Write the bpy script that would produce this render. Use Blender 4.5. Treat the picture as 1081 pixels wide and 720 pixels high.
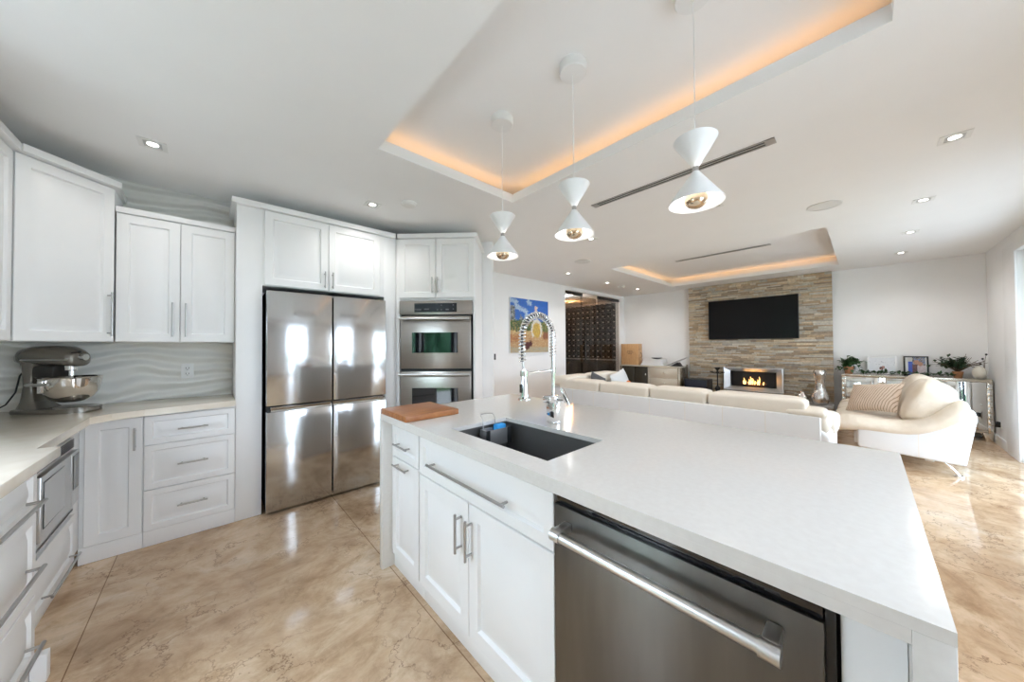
import bpy, bmesh, math, random
from mathutils import Vector, Matrix
random.seed(7)
PI = math.pi
scene = bpy.context.scene
COL = scene.collection
for o in list(bpy.data.objects):
    bpy.data.objects.remove(o, do_unlink=True)

# ------------------------------------------------------------------ camera
F_PX, YAW, PITCH, ROLL, CAM_H = 344.9, math.radians(47.2), math.radians(0.82), math.radians(-0.35), 1.31
fd = Vector((math.cos(YAW), math.sin(YAW), 0)); rt = Vector((math.sin(YAW), -math.cos(YAW), 0)); up = Vector((0, 0, 1))
f2 = math.cos(PITCH) * fd + math.sin(PITCH) * up
u2 = -math.sin(PITCH) * fd + math.cos(PITCH) * up
r3 = math.cos(ROLL) * rt + math.sin(ROLL) * u2
u3 = -math.sin(ROLL) * rt + math.cos(ROLL) * u2
cam_data = bpy.data.cameras.new('camera')
cam = bpy.data.objects.new('camera', cam_data)
COL.objects.link(cam)
M = Matrix((r3, u3, -f2)).transposed().to_4x4()
M.translation = (0, 0, CAM_H)
cam.matrix_world = M
cam_data.sensor_fit = 'HORIZONTAL'
cam_data.sensor_width = 36.0
cam_data.lens = 36.0 * F_PX / 1081.0
cam_data.clip_start = 0.02
scene.camera = cam

# ------------------------------------------------------------------ exposure, sky, big lights
scene.view_settings.view_transform = 'Standard'
scene.view_settings.look = 'None'
scene.view_settings.gamma = 1.0
scene.view_settings.use_curve_mapping = False
EXPOSURE = 0.60
scene.view_settings.exposure = EXPOSURE
SKY = 9.0
SUN = 2.5
DOWNLIGHT_W, PENDANT_W, COVE_W = 18.0, 2.0, 0.085
scene.cycles.max_bounces = 14
scene.cycles.diffuse_bounces = 8
scene.cycles.glossy_bounces = 6
scene.cycles.transmission_bounces = 8
scene.cycles.transparent_max_bounces = 12
scene.cycles.caustics_reflective = False
scene.cycles.caustics_refractive = False
scene.cycles.sample_clamp_indirect = 6.0

world = bpy.data.worlds.new('overcast_sky')
scene.world = world
world.use_nodes = True
bgn = world.node_tree.nodes['Background']
bgn.inputs['Color'].default_value = (0.735, 0.832, 1.0, 1)
bgn.inputs['Strength'].default_value = SKY


def area_light(name, loc, direction, sx, sy, watts, color, portal=False):
    d = bpy.data.lights.new(name, 'AREA')
    d.shape = 'RECTANGLE'
    d.size, d.size_y = sx, sy
    d.energy = watts
    d.color = color
    o = bpy.data.objects.new(name, d)
    COL.objects.link(o)
    o.location = loc
    o.rotation_euler = Vector(direction).to_track_quat('-Z', 'Y').to_euler()
    if portal:
        d.cycles.is_portal = True
    return o


sun_data = bpy.data.lights.new('sun', 'SUN')
sun_data.energy = SUN
sun_data.angle = math.radians(1.0)
sun_data.color = (1.0, 0.98, 0.96)
sun = bpy.data.objects.new('sun', sun_data)
COL.objects.link(sun)
# stands high behind the house: it lights the terrace outside, not the room
sun.rotation_euler = Vector((-0.30, -0.52, -0.80)).to_track_quat('-Z', 'Y').to_euler()

# portals only steer the sampling of the sky through the three glazed openings
area_light('daylight_portal', (-1.21, 1.52, 1.17), (1, 0, 0), 2.3, 1.35, 1, (1, 1, 1), True)
area_light('daylight_portal', (1.05, -1.26, 1.17), (0, 1, 0), 1.25, 2.3, 1, (1, 1, 1), True)
area_light('daylight_portal', (5.15, -1.26, 1.17), (0, 1, 0), 2.75, 2.3, 1, (1, 1, 1), True)


# ------------------------------------------------------------------ materials
def mat(name, color=(0.8, 0.8, 0.8), rough=0.5, metal=0.0, spec=0.5, coat=0.0, emit=None, estr=0.0):
    m = bpy.data.materials.new(name)
    m.use_nodes = True
    b = m.node_tree.nodes['Principled BSDF']
    b.inputs['Base Color'].default_value = (*color, 1)
    b.inputs['Roughness'].default_value = rough
    b.inputs['Metallic'].default_value = metal
    b.inputs['Specular IOR Level'].default_value = spec
    b.inputs['Coat Weight'].default_value = coat
    if emit:
        b.inputs['Emission Color'].default_value = (*emit, 1)
        b.inputs['Emission Strength'].default_value = estr
    return m


def N(m, kind, **kw):
    n = m.node_tree.nodes.new(kind)
    for k, v in kw.items():
        if k.startswith('_'):
            setattr(n, k[1:], v)
        else:
            n.inputs[k.replace('__', ' ')].default_value = v
    return n


def LK(m, a, b):
    m.node_tree.links.new(a, b)


def BS(m):
    return m.node_tree.nodes['Principled BSDF']


def ramp(m, src, stops):
    r = m.node_tree.nodes.new('ShaderNodeValToRGB')
    e = r.color_ramp.elements
    while len(e) < len(stops):
        e.new(0.5)
    for i, (p, c) in enumerate(stops):
        e[i].position = p
        e[i].color = (*c, 1) if len(c) == 3 else c
    LK(m, src, r.inputs['Fac'])
    return r


def coords(m, scale=(1, 1, 1), which='Object', rot=(0, 0, 0)):
    t = m.node_tree.nodes.new('ShaderNodeTexCoord')
    mp = m.node_tree.nodes.new('ShaderNodeMapping')
    mp.inputs['Scale'].default_value = scale
    mp.inputs['Rotation'].default_value = rot
    LK(m, t.outputs[which], mp.inputs['Vector'])
    return mp.outputs['Vector']


def noisy(name, c1, c2, scale=6, rough=0.5, metal=0.0, stretch=(1, 1, 1), bump=0.0, bscale=None, detail=4, spec=0.5, coat=0.0):
    m = mat(name, c1, rough, metal, spec, coat)
    v = coords(m, stretch)
    n = N(m, 'ShaderNodeTexNoise', Scale=scale, Detail=detail)
    LK(m, v, n.inputs['Vector'])
    r = ramp(m, n.outputs['Fac'], [(0.3, c1), (0.7, c2)])
    LK(m, r.outputs['Color'], BS(m).inputs['Base Color'])
    if bump:
        n2 = N(m, 'ShaderNodeTexNoise', Scale=bscale or scale, Detail=5)
        LK(m, v, n2.inputs['Vector'])
        b = N(m, 'ShaderNodeBump', Strength=bump, Distance=0.02)
        LK(m, n2.outputs['Fac'], b.inputs['Height'])
        LK(m, b.outputs['Normal'], BS(m).inputs['Normal'])
    return m


MT = {}
MT['ceiling'] = noisy('ceiling_paint', (0.87, 0.87, 0.87), (0.885, 0.885, 0.885), 3, 0.85)
MT['wall'] = noisy('wall_paint', (0.86, 0.86, 0.86), (0.88, 0.88, 0.88), 4, 0.75)
MT['cabinet'] = noisy('cabinet_lacquer', (0.85, 0.85, 0.85), (0.87, 0.87, 0.87), 5, 0.38)
MT['trim'] = noisy('trim_gloss', (0.82, 0.82, 0.82), (0.85, 0.85, 0.85), 5, 0.35)
MT['quartz'] = noisy('quartz', (0.70, 0.675, 0.645), (0.735, 0.715, 0.685), 60, 0.13, detail=8)
MT['quartz_kitchen'] = noisy('quartz_cream', (0.74, 0.66, 0.55), (0.78, 0.71, 0.61), 14, 0.12, detail=8)
MT['steel'] = noisy('brushed_steel', (0.57, 0.58, 0.59), (0.61, 0.62, 0.63), 4, 0.14, 1.0, (60, 60, 1), 0.03, 0.12)
MT['steel_warm'] = noisy('oven_steel', (0.42, 0.39, 0.36), (0.46, 0.43, 0.40), 4, 0.28, 1.0, (1, 1, 60))
MT['steel_dark'] = noisy('dishwasher_steel', (0.165, 0.16, 0.15), (0.195, 0.19, 0.18), 3, 0.32, 1.0, (7, 7, 1))
MT['steel_light'] = noisy('satin_steel', (0.62, 0.615, 0.61), (0.66, 0.655, 0.65), 5, 0.30, 1.0)
MT['nickel'] = mat('satin_nickel', (0.46, 0.45, 0.44), 0.32, 1.0)
MT['chrome'] = mat('chrome', (0.86, 0.87, 0.88), 0.07, 1.0)
MT['chrome_satin'] = mat('satin_chrome', (0.84, 0.85, 0.87), 0.34, 1.0)
MT['silver'] = noisy('hammered_silver', (0.62, 0.60, 0.58), (0.72, 0.70, 0.68), 18, 0.22, 1.0, bump=0.25, bscale=30)
MT['black'] = mat('black_plastic', (0.012, 0.012, 0.013), 0.35)
MT['black_gloss'] = mat('black_glass', (0.006, 0.006, 0.008), 0.04, spec=0.9)
MT['tv'] = mat('tv_screen', (0.006, 0.006, 0.007), 0.22, spec=0.22)
MT['iron'] = mat('black_iron', (0.015, 0.014, 0.014), 0.5)
MT['rubber'] = mat('grey_rubber', (0.10, 0.10, 0.105), 0.5)
MT['dark_gap'] = mat('dark_recess', (0.02, 0.02, 0.02), 0.7)
MT['sink'] = noisy('sink_steel', (0.22, 0.215, 0.21), (0.26, 0.255, 0.25), 3, 0.38, 0.8)
MT['caddy'] = mat('grey_caddy', (0.27, 0.27, 0.275), 0.35, 0.6)
MT['blue'] = mat('blue_sponge', (0.02, 0.30, 0.72), 0.6)
MT['mixer'] = mat('pewter_enamel', (0.20, 0.182, 0.155), 0.25, 0.55, coat=0.5)
MT['mixer_dark'] = mat('pewter_dark', (0.05, 0.046, 0.04), 0.35, 0.3)  # darker, rougher pewter for the gear housing
MT['bowl'] = mat('polished_steel', (0.72, 0.69, 0.66), 0.06, 1.0)
MT['leather'] = noisy('cream_leather', (0.72, 0.66, 0.57), (0.77, 0.71, 0.63), 5, 0.42, bump=0.18, bscale=16)
MT['leather_white'] = noisy('white_leather', (0.70, 0.705, 0.715), (0.73, 0.735, 0.745), 5, 0.38, bump=0.06, bscale=9)
MT['leather_crumple'] = noisy('soft_leather', (0.64, 0.55, 0.44), (0.74, 0.66, 0.56), 6, 0.42, bump=1.0, bscale=9)
MT['mirror'] = mat('mirror', (0.86, 0.87, 0.85), 0.03, 1.0)
MT['mirror_frame'] = noisy('champagne_frame', (0.62, 0.56, 0.47), (0.70, 0.65, 0.56), 8, 0.2, 0.9)
MT['champagne'] = noisy('champagne_front', (0.72, 0.66, 0.55), (0.78, 0.73, 0.63), 6, 0.22, 0.35)
MT['smoked_glass'] = mat('smoked_glass', (0.05, 0.045, 0.035), 0.06, 0.2)
MT['hearth'] = noisy('hearth_slab', (0.30, 0.29, 0.28), (0.42, 0.40, 0.38), 9, 0.35)
MT['paper'] = mat('white_paper', (0.84, 0.84, 0.85), 0.6)
MT['navy'] = mat('navy_black_lacquer', (0.010, 0.013, 0.028), 0.25)
MT['frame_white'] = mat('white_frame', (0.80, 0.80, 0.80), 0.4)
MT['terracotta'] = noisy('terracotta', (0.42, 0.19, 0.09), (0.52, 0.26, 0.13), 12, 0.7)
MT['leaf'] = noisy('leaf_green', (0.018, 0.055, 0.016), (0.06, 0.14, 0.045), 30, 0.45)
MT['leaf_dark'] = noisy('leaf_dark_green', (0.012, 0.03, 0.014), (0.035, 0.075, 0.03), 30, 0.5)
MT['stem'] = noisy('stem_brown', (0.10, 0.07, 0.04), (0.16, 0.11, 0.07), 20, 0.8)
MT['cream_ceramic'] = noisy('cream_ceramic', (0.68, 0.65, 0.57), (0.74, 0.71, 0.64), 14, 0.5, bump=0.3, bscale=40)
MT['lamp_white'] = mat('lamp_white', (0.83, 0.83, 0.83), 0.4)
MT['lamp_inside'] = mat('lamp_reflector', (0.88, 0.88, 0.87), 0.5)
MT['bulb_mirror'] = mat('half_mirror_bulb', (0.72, 0.58, 0.42), 0.1, 1.0)
MT['lens'] = mat('lamp_lens', (0.9, 0.9, 0.9), 0.4, emit=(1.0, 0.95, 0.86), estr=7.0)
MT['lens_warm'] = mat('warm_lens', (0.9, 0.8, 0.6), 0.4, emit=(1.0, 0.62, 0.25), estr=9.0)
MT['led'] = mat('led_strip', (0.9, 0.7, 0.4), 0.4, emit=(1.0, 0.50, 0.16), estr=1.2)
MT['vent_grey'] = mat('vent_aluminium', (0.55, 0.55, 0.55), 0.4, 0.6)
MT['plastic_white'] = mat('white_plastic', (0.78, 0.78, 0.77), 0.4)
MT['grass'] = noisy('lawn_grass', (0.06, 0.13, 0.045), (0.10, 0.19, 0.07), 8, 0.9)
MT['hedge'] = noisy('hedge_leaf', (0.018, 0.085, 0.045), (0.045, 0.16, 0.07), 14, 0.8, bump=0.6)
MT['patio'] = noisy('patio_stone', (0.46, 0.45, 0.435), (0.52, 0.51, 0.495), 4, 0.7)
MT['dark_frame'] = mat('bronze_frame', (0.03, 0.032, 0.036), 0.4, 0.5)
MT['rack'] = mat('rack_dark_wood', (0.048, 0.043, 0.040), 0.5)
MT['bottle'] = mat('bottle_glass', (0.02, 0.025, 0.018), 0.1)
MT['capsule'] = mat('bottle_capsule', (0.70, 0.62, 0.54), 0.4, 0.3)
MT['cellar'] = mat('cellar_plaster', (0.40, 0.39, 0.38), 0.8)
MT['pillow_grey'] = noisy('charcoal_cloth', (0.07, 0.07, 0.075), (0.11, 0.11, 0.115), 40, 0.9)
MT['orange'] = mat('orange_cloth', (0.65, 0.17, 0.03), 0.8)
MT['ember'] = noisy('charred_log', (0.05, 0.03, 0.02), (0.22, 0.10, 0.05), 14, 0.9)
MT['flame'] = mat('flame', (1, 0.6, 0.2), 0.5, emit=(1.0, 0.47, 0.12), estr=3.0)
MT['flame_core'] = mat('flame_core', (1, 0.8, 0.4), 0.5, emit=(1.0, 0.75, 0.35), estr=4.5)
MT['grout'] = mat('mortar', (0.22, 0.19, 0.15), 0.9)
MT['burner'] = mat('amber_glow', (0.5, 0.3, 0.1), 0.5)


def thin_glass(name, tint, refl=0.08):
    m = bpy.data.materials.new(name)
    m.use_nodes = True
    nt = m.node_tree
    nt.nodes.clear()
    out = nt.nodes.new('ShaderNodeOutputMaterial')
    tr = nt.nodes.new('ShaderNodeBsdfTransparent')
    tr.inputs['Color'].default_value = (*tint, 1)
    gl = nt.nodes.new('ShaderNodeBsdfGlossy')
    gl.inputs['Roughness'].default_value = 0.02
    lw = nt.nodes.new('ShaderNodeLayerWeight')
    lw.inputs['Blend'].default_value = 0.5
    pw = nt.nodes.new('ShaderNodeMath')
    pw.operation = 'POWER'
    pw.inputs[1].default_value = 4.0
    nt.links.new(lw.outputs['Facing'], pw.inputs[0])
    fr = nt.nodes.new('ShaderNodeMath')
    fr.operation = 'MULTIPLY_ADD'
    fr.inputs[1].default_value = 0.5
    fr.inputs[2].default_value = 0.02
    nt.links.new(pw.outputs[0], fr.inputs[0])
    mx = nt.nodes.new('ShaderNodeMixShader')
    nt.links.new(fr.outputs[0], mx.inputs[0])
    nt.links.new(tr.outputs[0], mx.inputs[1])
    nt.links.new(gl.outputs[0], mx.inputs[2])
    nt.links.new(mx.outputs[0], out.inputs[0])
    return m


MT['glass'] = thin_glass('clear_glass', (0.95, 0.97, 0.96))
MT['glass_smoke'] = thin_glass('smoked_door_glass', (0.72, 0.71, 0.70))


def floor_material():
    m = mat('polished_marble', (0.6, 0.45, 0.3), 0.10)
    v = coords(m)
    n1 = N(m, 'ShaderNodeTexNoise', Scale=1.6, Detail=9, Roughness=0.66, Distortion=1.1)
    LK(m, v, n1.inputs['Vector'])
    r1 = ramp(m, n1.outputs['Fac'], [(0.30, (0.42, 0.28, 0.17)), (0.44, (0.60, 0.44, 0.295)), (0.56, (0.72, 0.56, 0.40)), (0.70, (0.82, 0.71, 0.58))])
    # cloudy streaks
    v2 = coords(m, (1.0, 1.9, 1), rot=(0, 0, 0.3))
    n2 = N(m, 'ShaderNodeTexNoise', Scale=2.2, Detail=8, Roughness=0.7, Distortion=1.2)
    LK(m, v2, n2.inputs['Vector'])
    r2 = ramp(m, n2.outputs['Fac'], [(0.30, (0.66, 0.56, 0.46)), (0.55, (1.0, 0.98, 0.95)), (0.8, (1.10, 1.06, 1.0))])
    mx = N(m, 'ShaderNodeMix', _data_type='RGBA', _blend_type='MULTIPLY')
    mx.inputs[0].default_value = 0.75
    n3 = N(m, 'ShaderNodeTexNoise', Scale=9.0, Detail=9, Roughness=0.75, Distortion=0.8)
    LK(m, v, n3.inputs['Vector'])
    r3_ = ramp(m, n3.outputs['Fac'], [(0.30, (0.72, 0.66, 0.58)), (0.50, (1.0, 1.0, 1.0)), (0.72, (1.10, 1.09, 1.08))])
    m3 = N(m, 'ShaderNodeMix', _data_type='RGBA', _blend_type='MULTIPLY')
    m3.inputs[0].default_value = 0.85
    LK(m, r1.outputs['Color'], m3.inputs[6])
    LK(m, r3_.outputs['Color'], m3.inputs[7])
    LK(m, m3.outputs[2], mx.inputs[6])
    LK(m, r2.outputs['Color'], mx.inputs[7])
    # thin fractured veins
    warp = N(m, 'ShaderNodeTexNoise', Scale=3.5, Detail=6, Roughness=0.65)
    LK(m, v, warp.inputs['Vector'])
    wm = N(m, 'ShaderNodeMix', _data_type='RGBA', _blend_type='ADD')
    wm.inputs[0].default_value = 0.55
    LK(m, v, wm.inputs[6])
    LK(m, warp.outputs['Color'], wm.inputs[7])
    vo = N(m, 'ShaderNodeTexVoronoi', Scale=3.6, _feature='DISTANCE_TO_EDGE')
    LK(m, wm.outputs[2], vo.inputs['Vector'])
    rv = ramp(m, vo.outputs['Distance'], [(0.0, (1, 1, 1)), (0.022, (0, 0, 0))])
    gate = N(m, 'ShaderNodeTexNoise', Scale=1.7, Detail=3)
    LK(m, v, gate.inputs['Vector'])
    rg = ramp(m, gate.outputs['Fac'], [(0.42, (0, 0, 0)), (0.56, (1, 1, 1))])
    mul = N(m, 'ShaderNodeMath', _operation='MULTIPLY')
    LK(m, rv.outputs['Color'], mul.inputs[0])
    LK(m, rg.outputs['Color'], mul.inputs[1])
    mul2 = N(m, 'ShaderNodeMath', _operation='MULTIPLY')
    mul2.inputs[1].default_value = 0.75
    LK(m, mul.outputs[0], mul2.inputs[0])
    mv = N(m, 'ShaderNodeMix', _data_type='RGBA')
    LK(m, mul2.outputs[0], mv.inputs[0])
    LK(m, mx.outputs[2], mv.inputs[6])
    mv.inputs[7].default_value = (0.17, 0.085, 0.045, 1)
    # large slabs: seams and slight tone shifts from slab to slab
    tc = m.node_tree.nodes.new('ShaderNodeTexCoord')
    mp = m.node_tree.nodes.new('ShaderNodeMapping')
    mp.inputs['Location'].default_value = (0.42, -0.80, 0)
    LK(m, tc.outputs['Object'], mp.inputs['Vector'])
    bk = N(m, 'ShaderNodeTexBrick', Scale=1.0)
    bk.offset = 0.0
    bk.inputs['Color1'].default_value = (0.86, 0.84, 0.82, 1)
    bk.inputs['Color2'].default_value = (1.06, 1.04, 1.02, 1)
    bk.inputs['Mortar'].default_value = (0.42, 0.34, 0.27, 1)
    bk.inputs['Mortar Size'].default_value = 0.0025
    bk.inputs['Mortar Smooth'].default_value = 0.2
    bk.inputs['Brick Width'].default_value = 1.215
    bk.inputs['Row Height'].default_value = 2.43
    LK(m, mp.outputs['Vector'], bk.inputs['Vector'])
    mb = N(m, 'ShaderNodeMix', _data_type='RGBA', _blend_type='MULTIPLY')
    mb.inputs[0].default_value = 1.0
    LK(m, mv.outputs[2], mb.inputs[6])
    LK(m, bk.outputs['Color'], mb.inputs[7])
    LK(m, mb.outputs[2], BS(m).inputs['Base Color'])
    return m


MT['floor'] = floor_material()


def wood_material(name, c1, c2, stretch, scale=3.0):
    m = mat(name, c1, 0.42)
    v = coords(m, stretch)
    w = N(m, 'ShaderNodeTexNoise', Scale=scale, Detail=6, Roughness=0.6, Distortion=0.6)
    LK(m, v, w.inputs['Vector'])
    r = ramp(m, w.outputs['Fac'], [(0.3, c1), (0.7, c2)])
    LK(m, r.outputs['Color'], BS(m).inputs['Base Color'])
    return m


MT['board'] = wood_material('oiled_board', (0.26, 0.085, 0.022), (0.44, 0.18, 0.06), (3, 28, 10))
MT['crate'] = wood_material('pale_pine', (0.50, 0.27, 0.12), (0.68, 0.43, 0.22), (2, 26, 3))


def attr_material(name, rough=0.8, bump=0.0, noise=0.35):
    """surface whose own colour is stored per stone / per dab of paint"""
    m = mat(name, (0.5, 0.5, 0.5), rough)
    a = N(m, 'ShaderNodeAttribute', _attribute_name='tone')
    v = coords(m)
    n = N(m, 'ShaderNodeTexNoise', Scale=26.0, Detail=6, Roughness=0.7)
    LK(m, v, n.inputs['Vector'])
    r = ramp(m, n.outputs['Fac'], [(0.25, (1 - noise,) * 3), (0.75, (1.0 + noise * 0.3,) * 3)])
    mx = N(m, 'ShaderNodeMix', _data_type='RGBA', _blend_type='MULTIPLY')
    mx.inputs[0].default_value = 1.0
    LK(m, a.outputs['Color'], mx.inputs[6])
    LK(m, r.outputs['Color'], mx.inputs[7])
    LK(m, mx.outputs[2], BS(m).inputs['Base Color'])
    if bump:
        b = N(m, 'ShaderNodeBump', Strength=bump, Distance=0.02)
        LK(m, n.outputs['Fac'], b.inputs['Height'])
        LK(m, b.outputs['Normal'], BS(m).inputs['Normal'])
    return m


MT['stone'] = attr_material('ledger_stone', 0.85, 0.5)
MT['paint'] = attr_material('painted_canvas', 0.55, 0.15, 0.15)
MT['print'] = attr_material('photo_print', 0.35, 0.0, 0.08)


def backsplash_material():
    m = mat('wavy_glass_tile', (0.80, 0.80, 0.76), 0.10)
    v = coords(m, (1, 1, 1))
    w = N(m, 'ShaderNodeTexWave', Scale=3.2, Distortion=7.0, Detail=1.0, _bands_direction='Z')
    w.inputs['Detail Scale'].default_value = 0.7
    LK(m, v, w.inputs['Vector'])
    b = N(m, 'ShaderNodeBump', Strength=0.65, Distance=0.05)
    LK(m, w.outputs['Fac'], b.inputs['Height'])
    LK(m, b.outputs['Normal'], BS(m).inputs['Normal'])
    return m


MT['backsplash'] = backsplash_material()


def striped_cloth():
    m = mat('striped_cloth', (0.7, 0.6, 0.5), 0.85)
    v = coords(m, (1, 1, 1), rot=(0, 0.35, 0))
    w = N(m, 'ShaderNodeTexWave', Scale=13.0, Distortion=3.0, Detail=2.0, _bands_direction='X')
    LK(m, v, w.inputs['Vector'])
    n = N(m, 'ShaderNodeTexNoise', Scale=14.0, Detail=3)
    LK(m, v, n.inputs['Vector'])
    ad = N(m, 'ShaderNodeMath', _operation='MULTIPLY')
    LK(m, w.outputs['Fac'], ad.inputs[0])
    LK(m, n.outputs['Fac'], ad.inputs[1])
    r = ramp(m, ad.outputs[0], [(0.01, (0.24, 0.17, 0.11)), (0.06, (0.62, 0.49, 0.39)), (0.5, (0.68, 0.56, 0.46))])
    LK(m, r.outputs['Color'], BS(m).inputs['Base Color'])
    return m


MT['striped'] = striped_cloth()


# ------------------------------------------------------------------ mesh helpers
class MB:
    def __init__(self):
        self.bm = bmesh.new()
        self.tone = None

    def _tone(self, faces, c):
        if self.tone is None:
            self.tone = self.bm.loops.layers.float_color.new('tone')
        for f in faces:
            for l in f.loops:
                l[self.tone] = (*c, 1)

    def box(self, x0, x1, y0, y1, z0, z1, bev=0.0, tone=None, seg=2):
        bm = self.bm
        x0, x1 = min(x0, x1), max(x0, x1)
        y0, y1 = min(y0, y1), max(y0, y1)
        z0, z1 = min(z0, z1), max(z0, z1)
        vs = [bm.verts.new((x, y, z)) for x in (x0, x1) for y in (y0, y1) for z in (z0, z1)]
        idx = [(0, 1, 3, 2), (4, 6, 7, 5), (0, 4, 5, 1), (2, 3, 7, 6), (0, 2, 6, 4), (1, 5, 7, 3)]
        fs = [bm.faces.new([vs[i] for i in q]) for q in idx]
        if tone is not None:
            self._tone(fs, tone)
        if bev > 0:
            es = list({e for f in fs for e in f.edges})
            b = min(bev, 0.45 * min(x1 - x0, y1 - y0, z1 - z0))
            bmesh.ops.bevel(bm, geom=es, offset=b, segments=seg, affect='EDGES', profile=0.5)
        return self

    def prism(self, poly, z0, z1, bev=0.0):
        """poly in xy, extruded along z (counter-clockwise)"""
        bm = self.bm
        lo = [bm.verts.new((p[0], p[1], z0)) for p in poly]
        hi = [bm.verts.new((p[0], p[1], z1)) for p in poly]
        fs = [bm.faces.new(list(reversed(lo))), bm.faces.new(hi)]
        n = len(poly)
        for i in range(n):
            j = (i + 1) % n
            fs.append(bm.faces.new((lo[i], lo[j], hi[j], hi[i])))
        if bev > 0:
            es = list({e for f in fs for e in f.edges})
            bmesh.ops.bevel(bm, geom=es, offset=bev, segments=3, affect='EDGES', profile=0.5)
        return self

    def prism_x(self, poly, x0, x1, bev=0.0):
        """poly in (y,z), extruded along x"""
        bm = self.bm
        lo = [bm.verts.new((x0, p[0], p[1])) for p in poly]
        hi = [bm.verts.new((x1, p[0], p[1])) for p in poly]
        fs = [bm.faces.new(list(reversed(lo))), bm.faces.new(hi)]
        n = len(poly)
        for i in range(n):
            j = (i + 1) % n
            fs.append(bm.faces.new((lo[i], lo[j], hi[j], hi[i])))
        bmesh.ops.recalc_face_normals(bm, faces=fs)
        if bev > 0:
            es = list({e for f in fs for e in f.edges})
            bmesh.ops.bevel(bm, geom=es, offset=bev, segments=3, affect='EDGES', profile=0.5)
        return self

    def quad(self, pts, tone=None):
        f = self.bm.faces.new([self.bm.verts.new(p) for p in pts])
        if tone is not None:
            self._tone([f], tone)
        return self

    def cyl(self, p0, p1, r, r2=None, seg=16, caps=True):
        p0, p1 = Vector(p0), Vector(p1)
        r2 = r if r2 is None else r2
        d = (p1 - p0).normalized()
        a = d.orthogonal().normalized()
        b = d.cross(a)
        A, B = [], []
        for i in range(seg):
            t = 2 * PI * i / seg
            v = a * math.cos(t) + b * math.sin(t)
            A.append(self.bm.verts.new(p0 + v * r))
            B.append(self.bm.verts.new(p1 + v * r2))
        for i in range(seg):
            j = (i + 1) % seg
            self.bm.faces.new((A[i], A[j], B[j], B[i]))
        if caps:
            self.bm.faces.new(list(reversed(A)))
            self.bm.faces.new(B)
        return self

    def tube(self, pts, r, seg=8, rads=None):
        pts = [Vector(p) for p in pts]
        rings = []
        prev = None
        for i, p in enumerate(pts):
            d = (pts[min(i + 1, len(pts) - 1)] - pts[max(i - 1, 0)]).normalized()
            if prev is None:
                a = d.orthogonal().normalized()
            else:
                a = (prev - d * prev.dot(d)).normalized()
            prev = a
            b = d.cross(a)
            rr = rads[i] if rads else r
            rings.append([self.bm.verts.new(p + (a * math.cos(2 * PI * k / seg) + b * math.sin(2 * PI * k / seg)) * rr) for k in range(seg)])
        for A, B in zip(rings, rings[1:]):
            for i in range(seg):
                j = (i + 1) % seg
                self.bm.faces.new((A[i], A[j], B[j], B[i]))
        self.bm.faces.new(list(reversed(rings[0])))
        self.bm.faces.new(rings[-1])
        return self

    def lathe(self, prof, center=(0, 0, 0), seg=32, axis='Z'):
        cx, cy, cz = center
        rings = []
        for r, z in prof:
            ring = []
            for k in range(seg):
                t = 2 * PI * k / seg
                if axis == 'Z':
                    p = (cx + r * math.cos(t), cy + r * math.sin(t), cz + z)
                elif axis == 'X':
                    p = (cx + z, cy + r * math.cos(t), cz + r * math.sin(t))
                else:
                    p = (cx + r * math.sin(t), cy + z, cz + r * math.cos(t))
                ring.append(self.bm.verts.new(p))
            rings.append(ring)
        for A, B in zip(rings, rings[1:]):
            for i in range(seg):
                j = (i + 1) % seg
                self.bm.faces.new((A[i], A[j], B[j], B[i]))
        if prof[0][0] > 1e-5:
            pass
        return self

    def puff(self, center, size, e=0.45, e2=None, seg=28, rings=16, rot=None, noise=0.0):
        """superellipsoid cushion"""
        e2 = e if e2 is None else e2
        sp = lambda v, p: math.copysign(abs(v) ** p, v)
        R = rot or Matrix.Identity(3)
        c = Vector(center)
        sx, sy, sz = [s / 2 for s in size]
        vs = []
        for i in range(1, rings):
            ph = -PI / 2 + PI * i / rings
            row = []
            for k in range(seg):
                th = 2 * PI * k / seg
                p = Vector((sx * sp(math.cos(ph), e2) * sp(math.cos(th), e), sy * sp(math.cos(ph), e2) * sp(math.sin(th), e), sz * sp(math.sin(ph), e2)))
                if noise:
                    p *= 1 + noise * math.sin(7 * th + 3 * ph) * math.cos(5 * ph + 2 * th)
                row.append(self.bm.verts.new(c + R @ p))
            vs.append(row)
        b = self.bm.verts.new(c + R @ Vector((0, 0, -sz)))
        t = self.bm.verts.new(c + R @ Vector((0, 0, sz)))
        for A, B in zip(vs, vs[1:]):
            for i in range(seg):
                j = (i + 1) % seg
                self.bm.faces.new((A[i], A[j], B[j], B[i]))
        for i in range(seg):
            j = (i + 1) % seg
            self.bm.faces.new((b, vs[0][j], vs[0][i]))
            self.bm.faces.new((t, vs[-1][i], vs[-1][j]))
        return self

    def pillow(self, w, h, th, n=18, p=2.6):
        """square scatter cushion standing in the x-z plane, thin at its seams"""
        for sgn in (-1, 1):
            V = {}
            for i in range(n + 1):
                for j in range(n + 1):
                    u, v = -1 + 2 * i / n, -1 + 2 * j / n
                    k = max(0.0, (1 - abs(u) ** p) * (1 - abs(v) ** p)) ** 0.55
                    pinch = 1 - 0.07 * (1 - (abs(u) * abs(v)) ** 1.5) * max(abs(u), abs(v)) ** 4
                    V[i, j] = self.bm.verts.new((u * w / 2 * pinch, sgn * th / 2 * k, v * h / 2 * pinch))
            for i in range(n):
                for j in range(n):
                    self.bm.faces.new((V[i, j], V[i + 1, j], V[i + 1, j + 1], V[i, j + 1]))
        bmesh.ops.remove_doubles(self.bm, verts=self.bm.verts, dist=1e-5)
        return self

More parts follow.
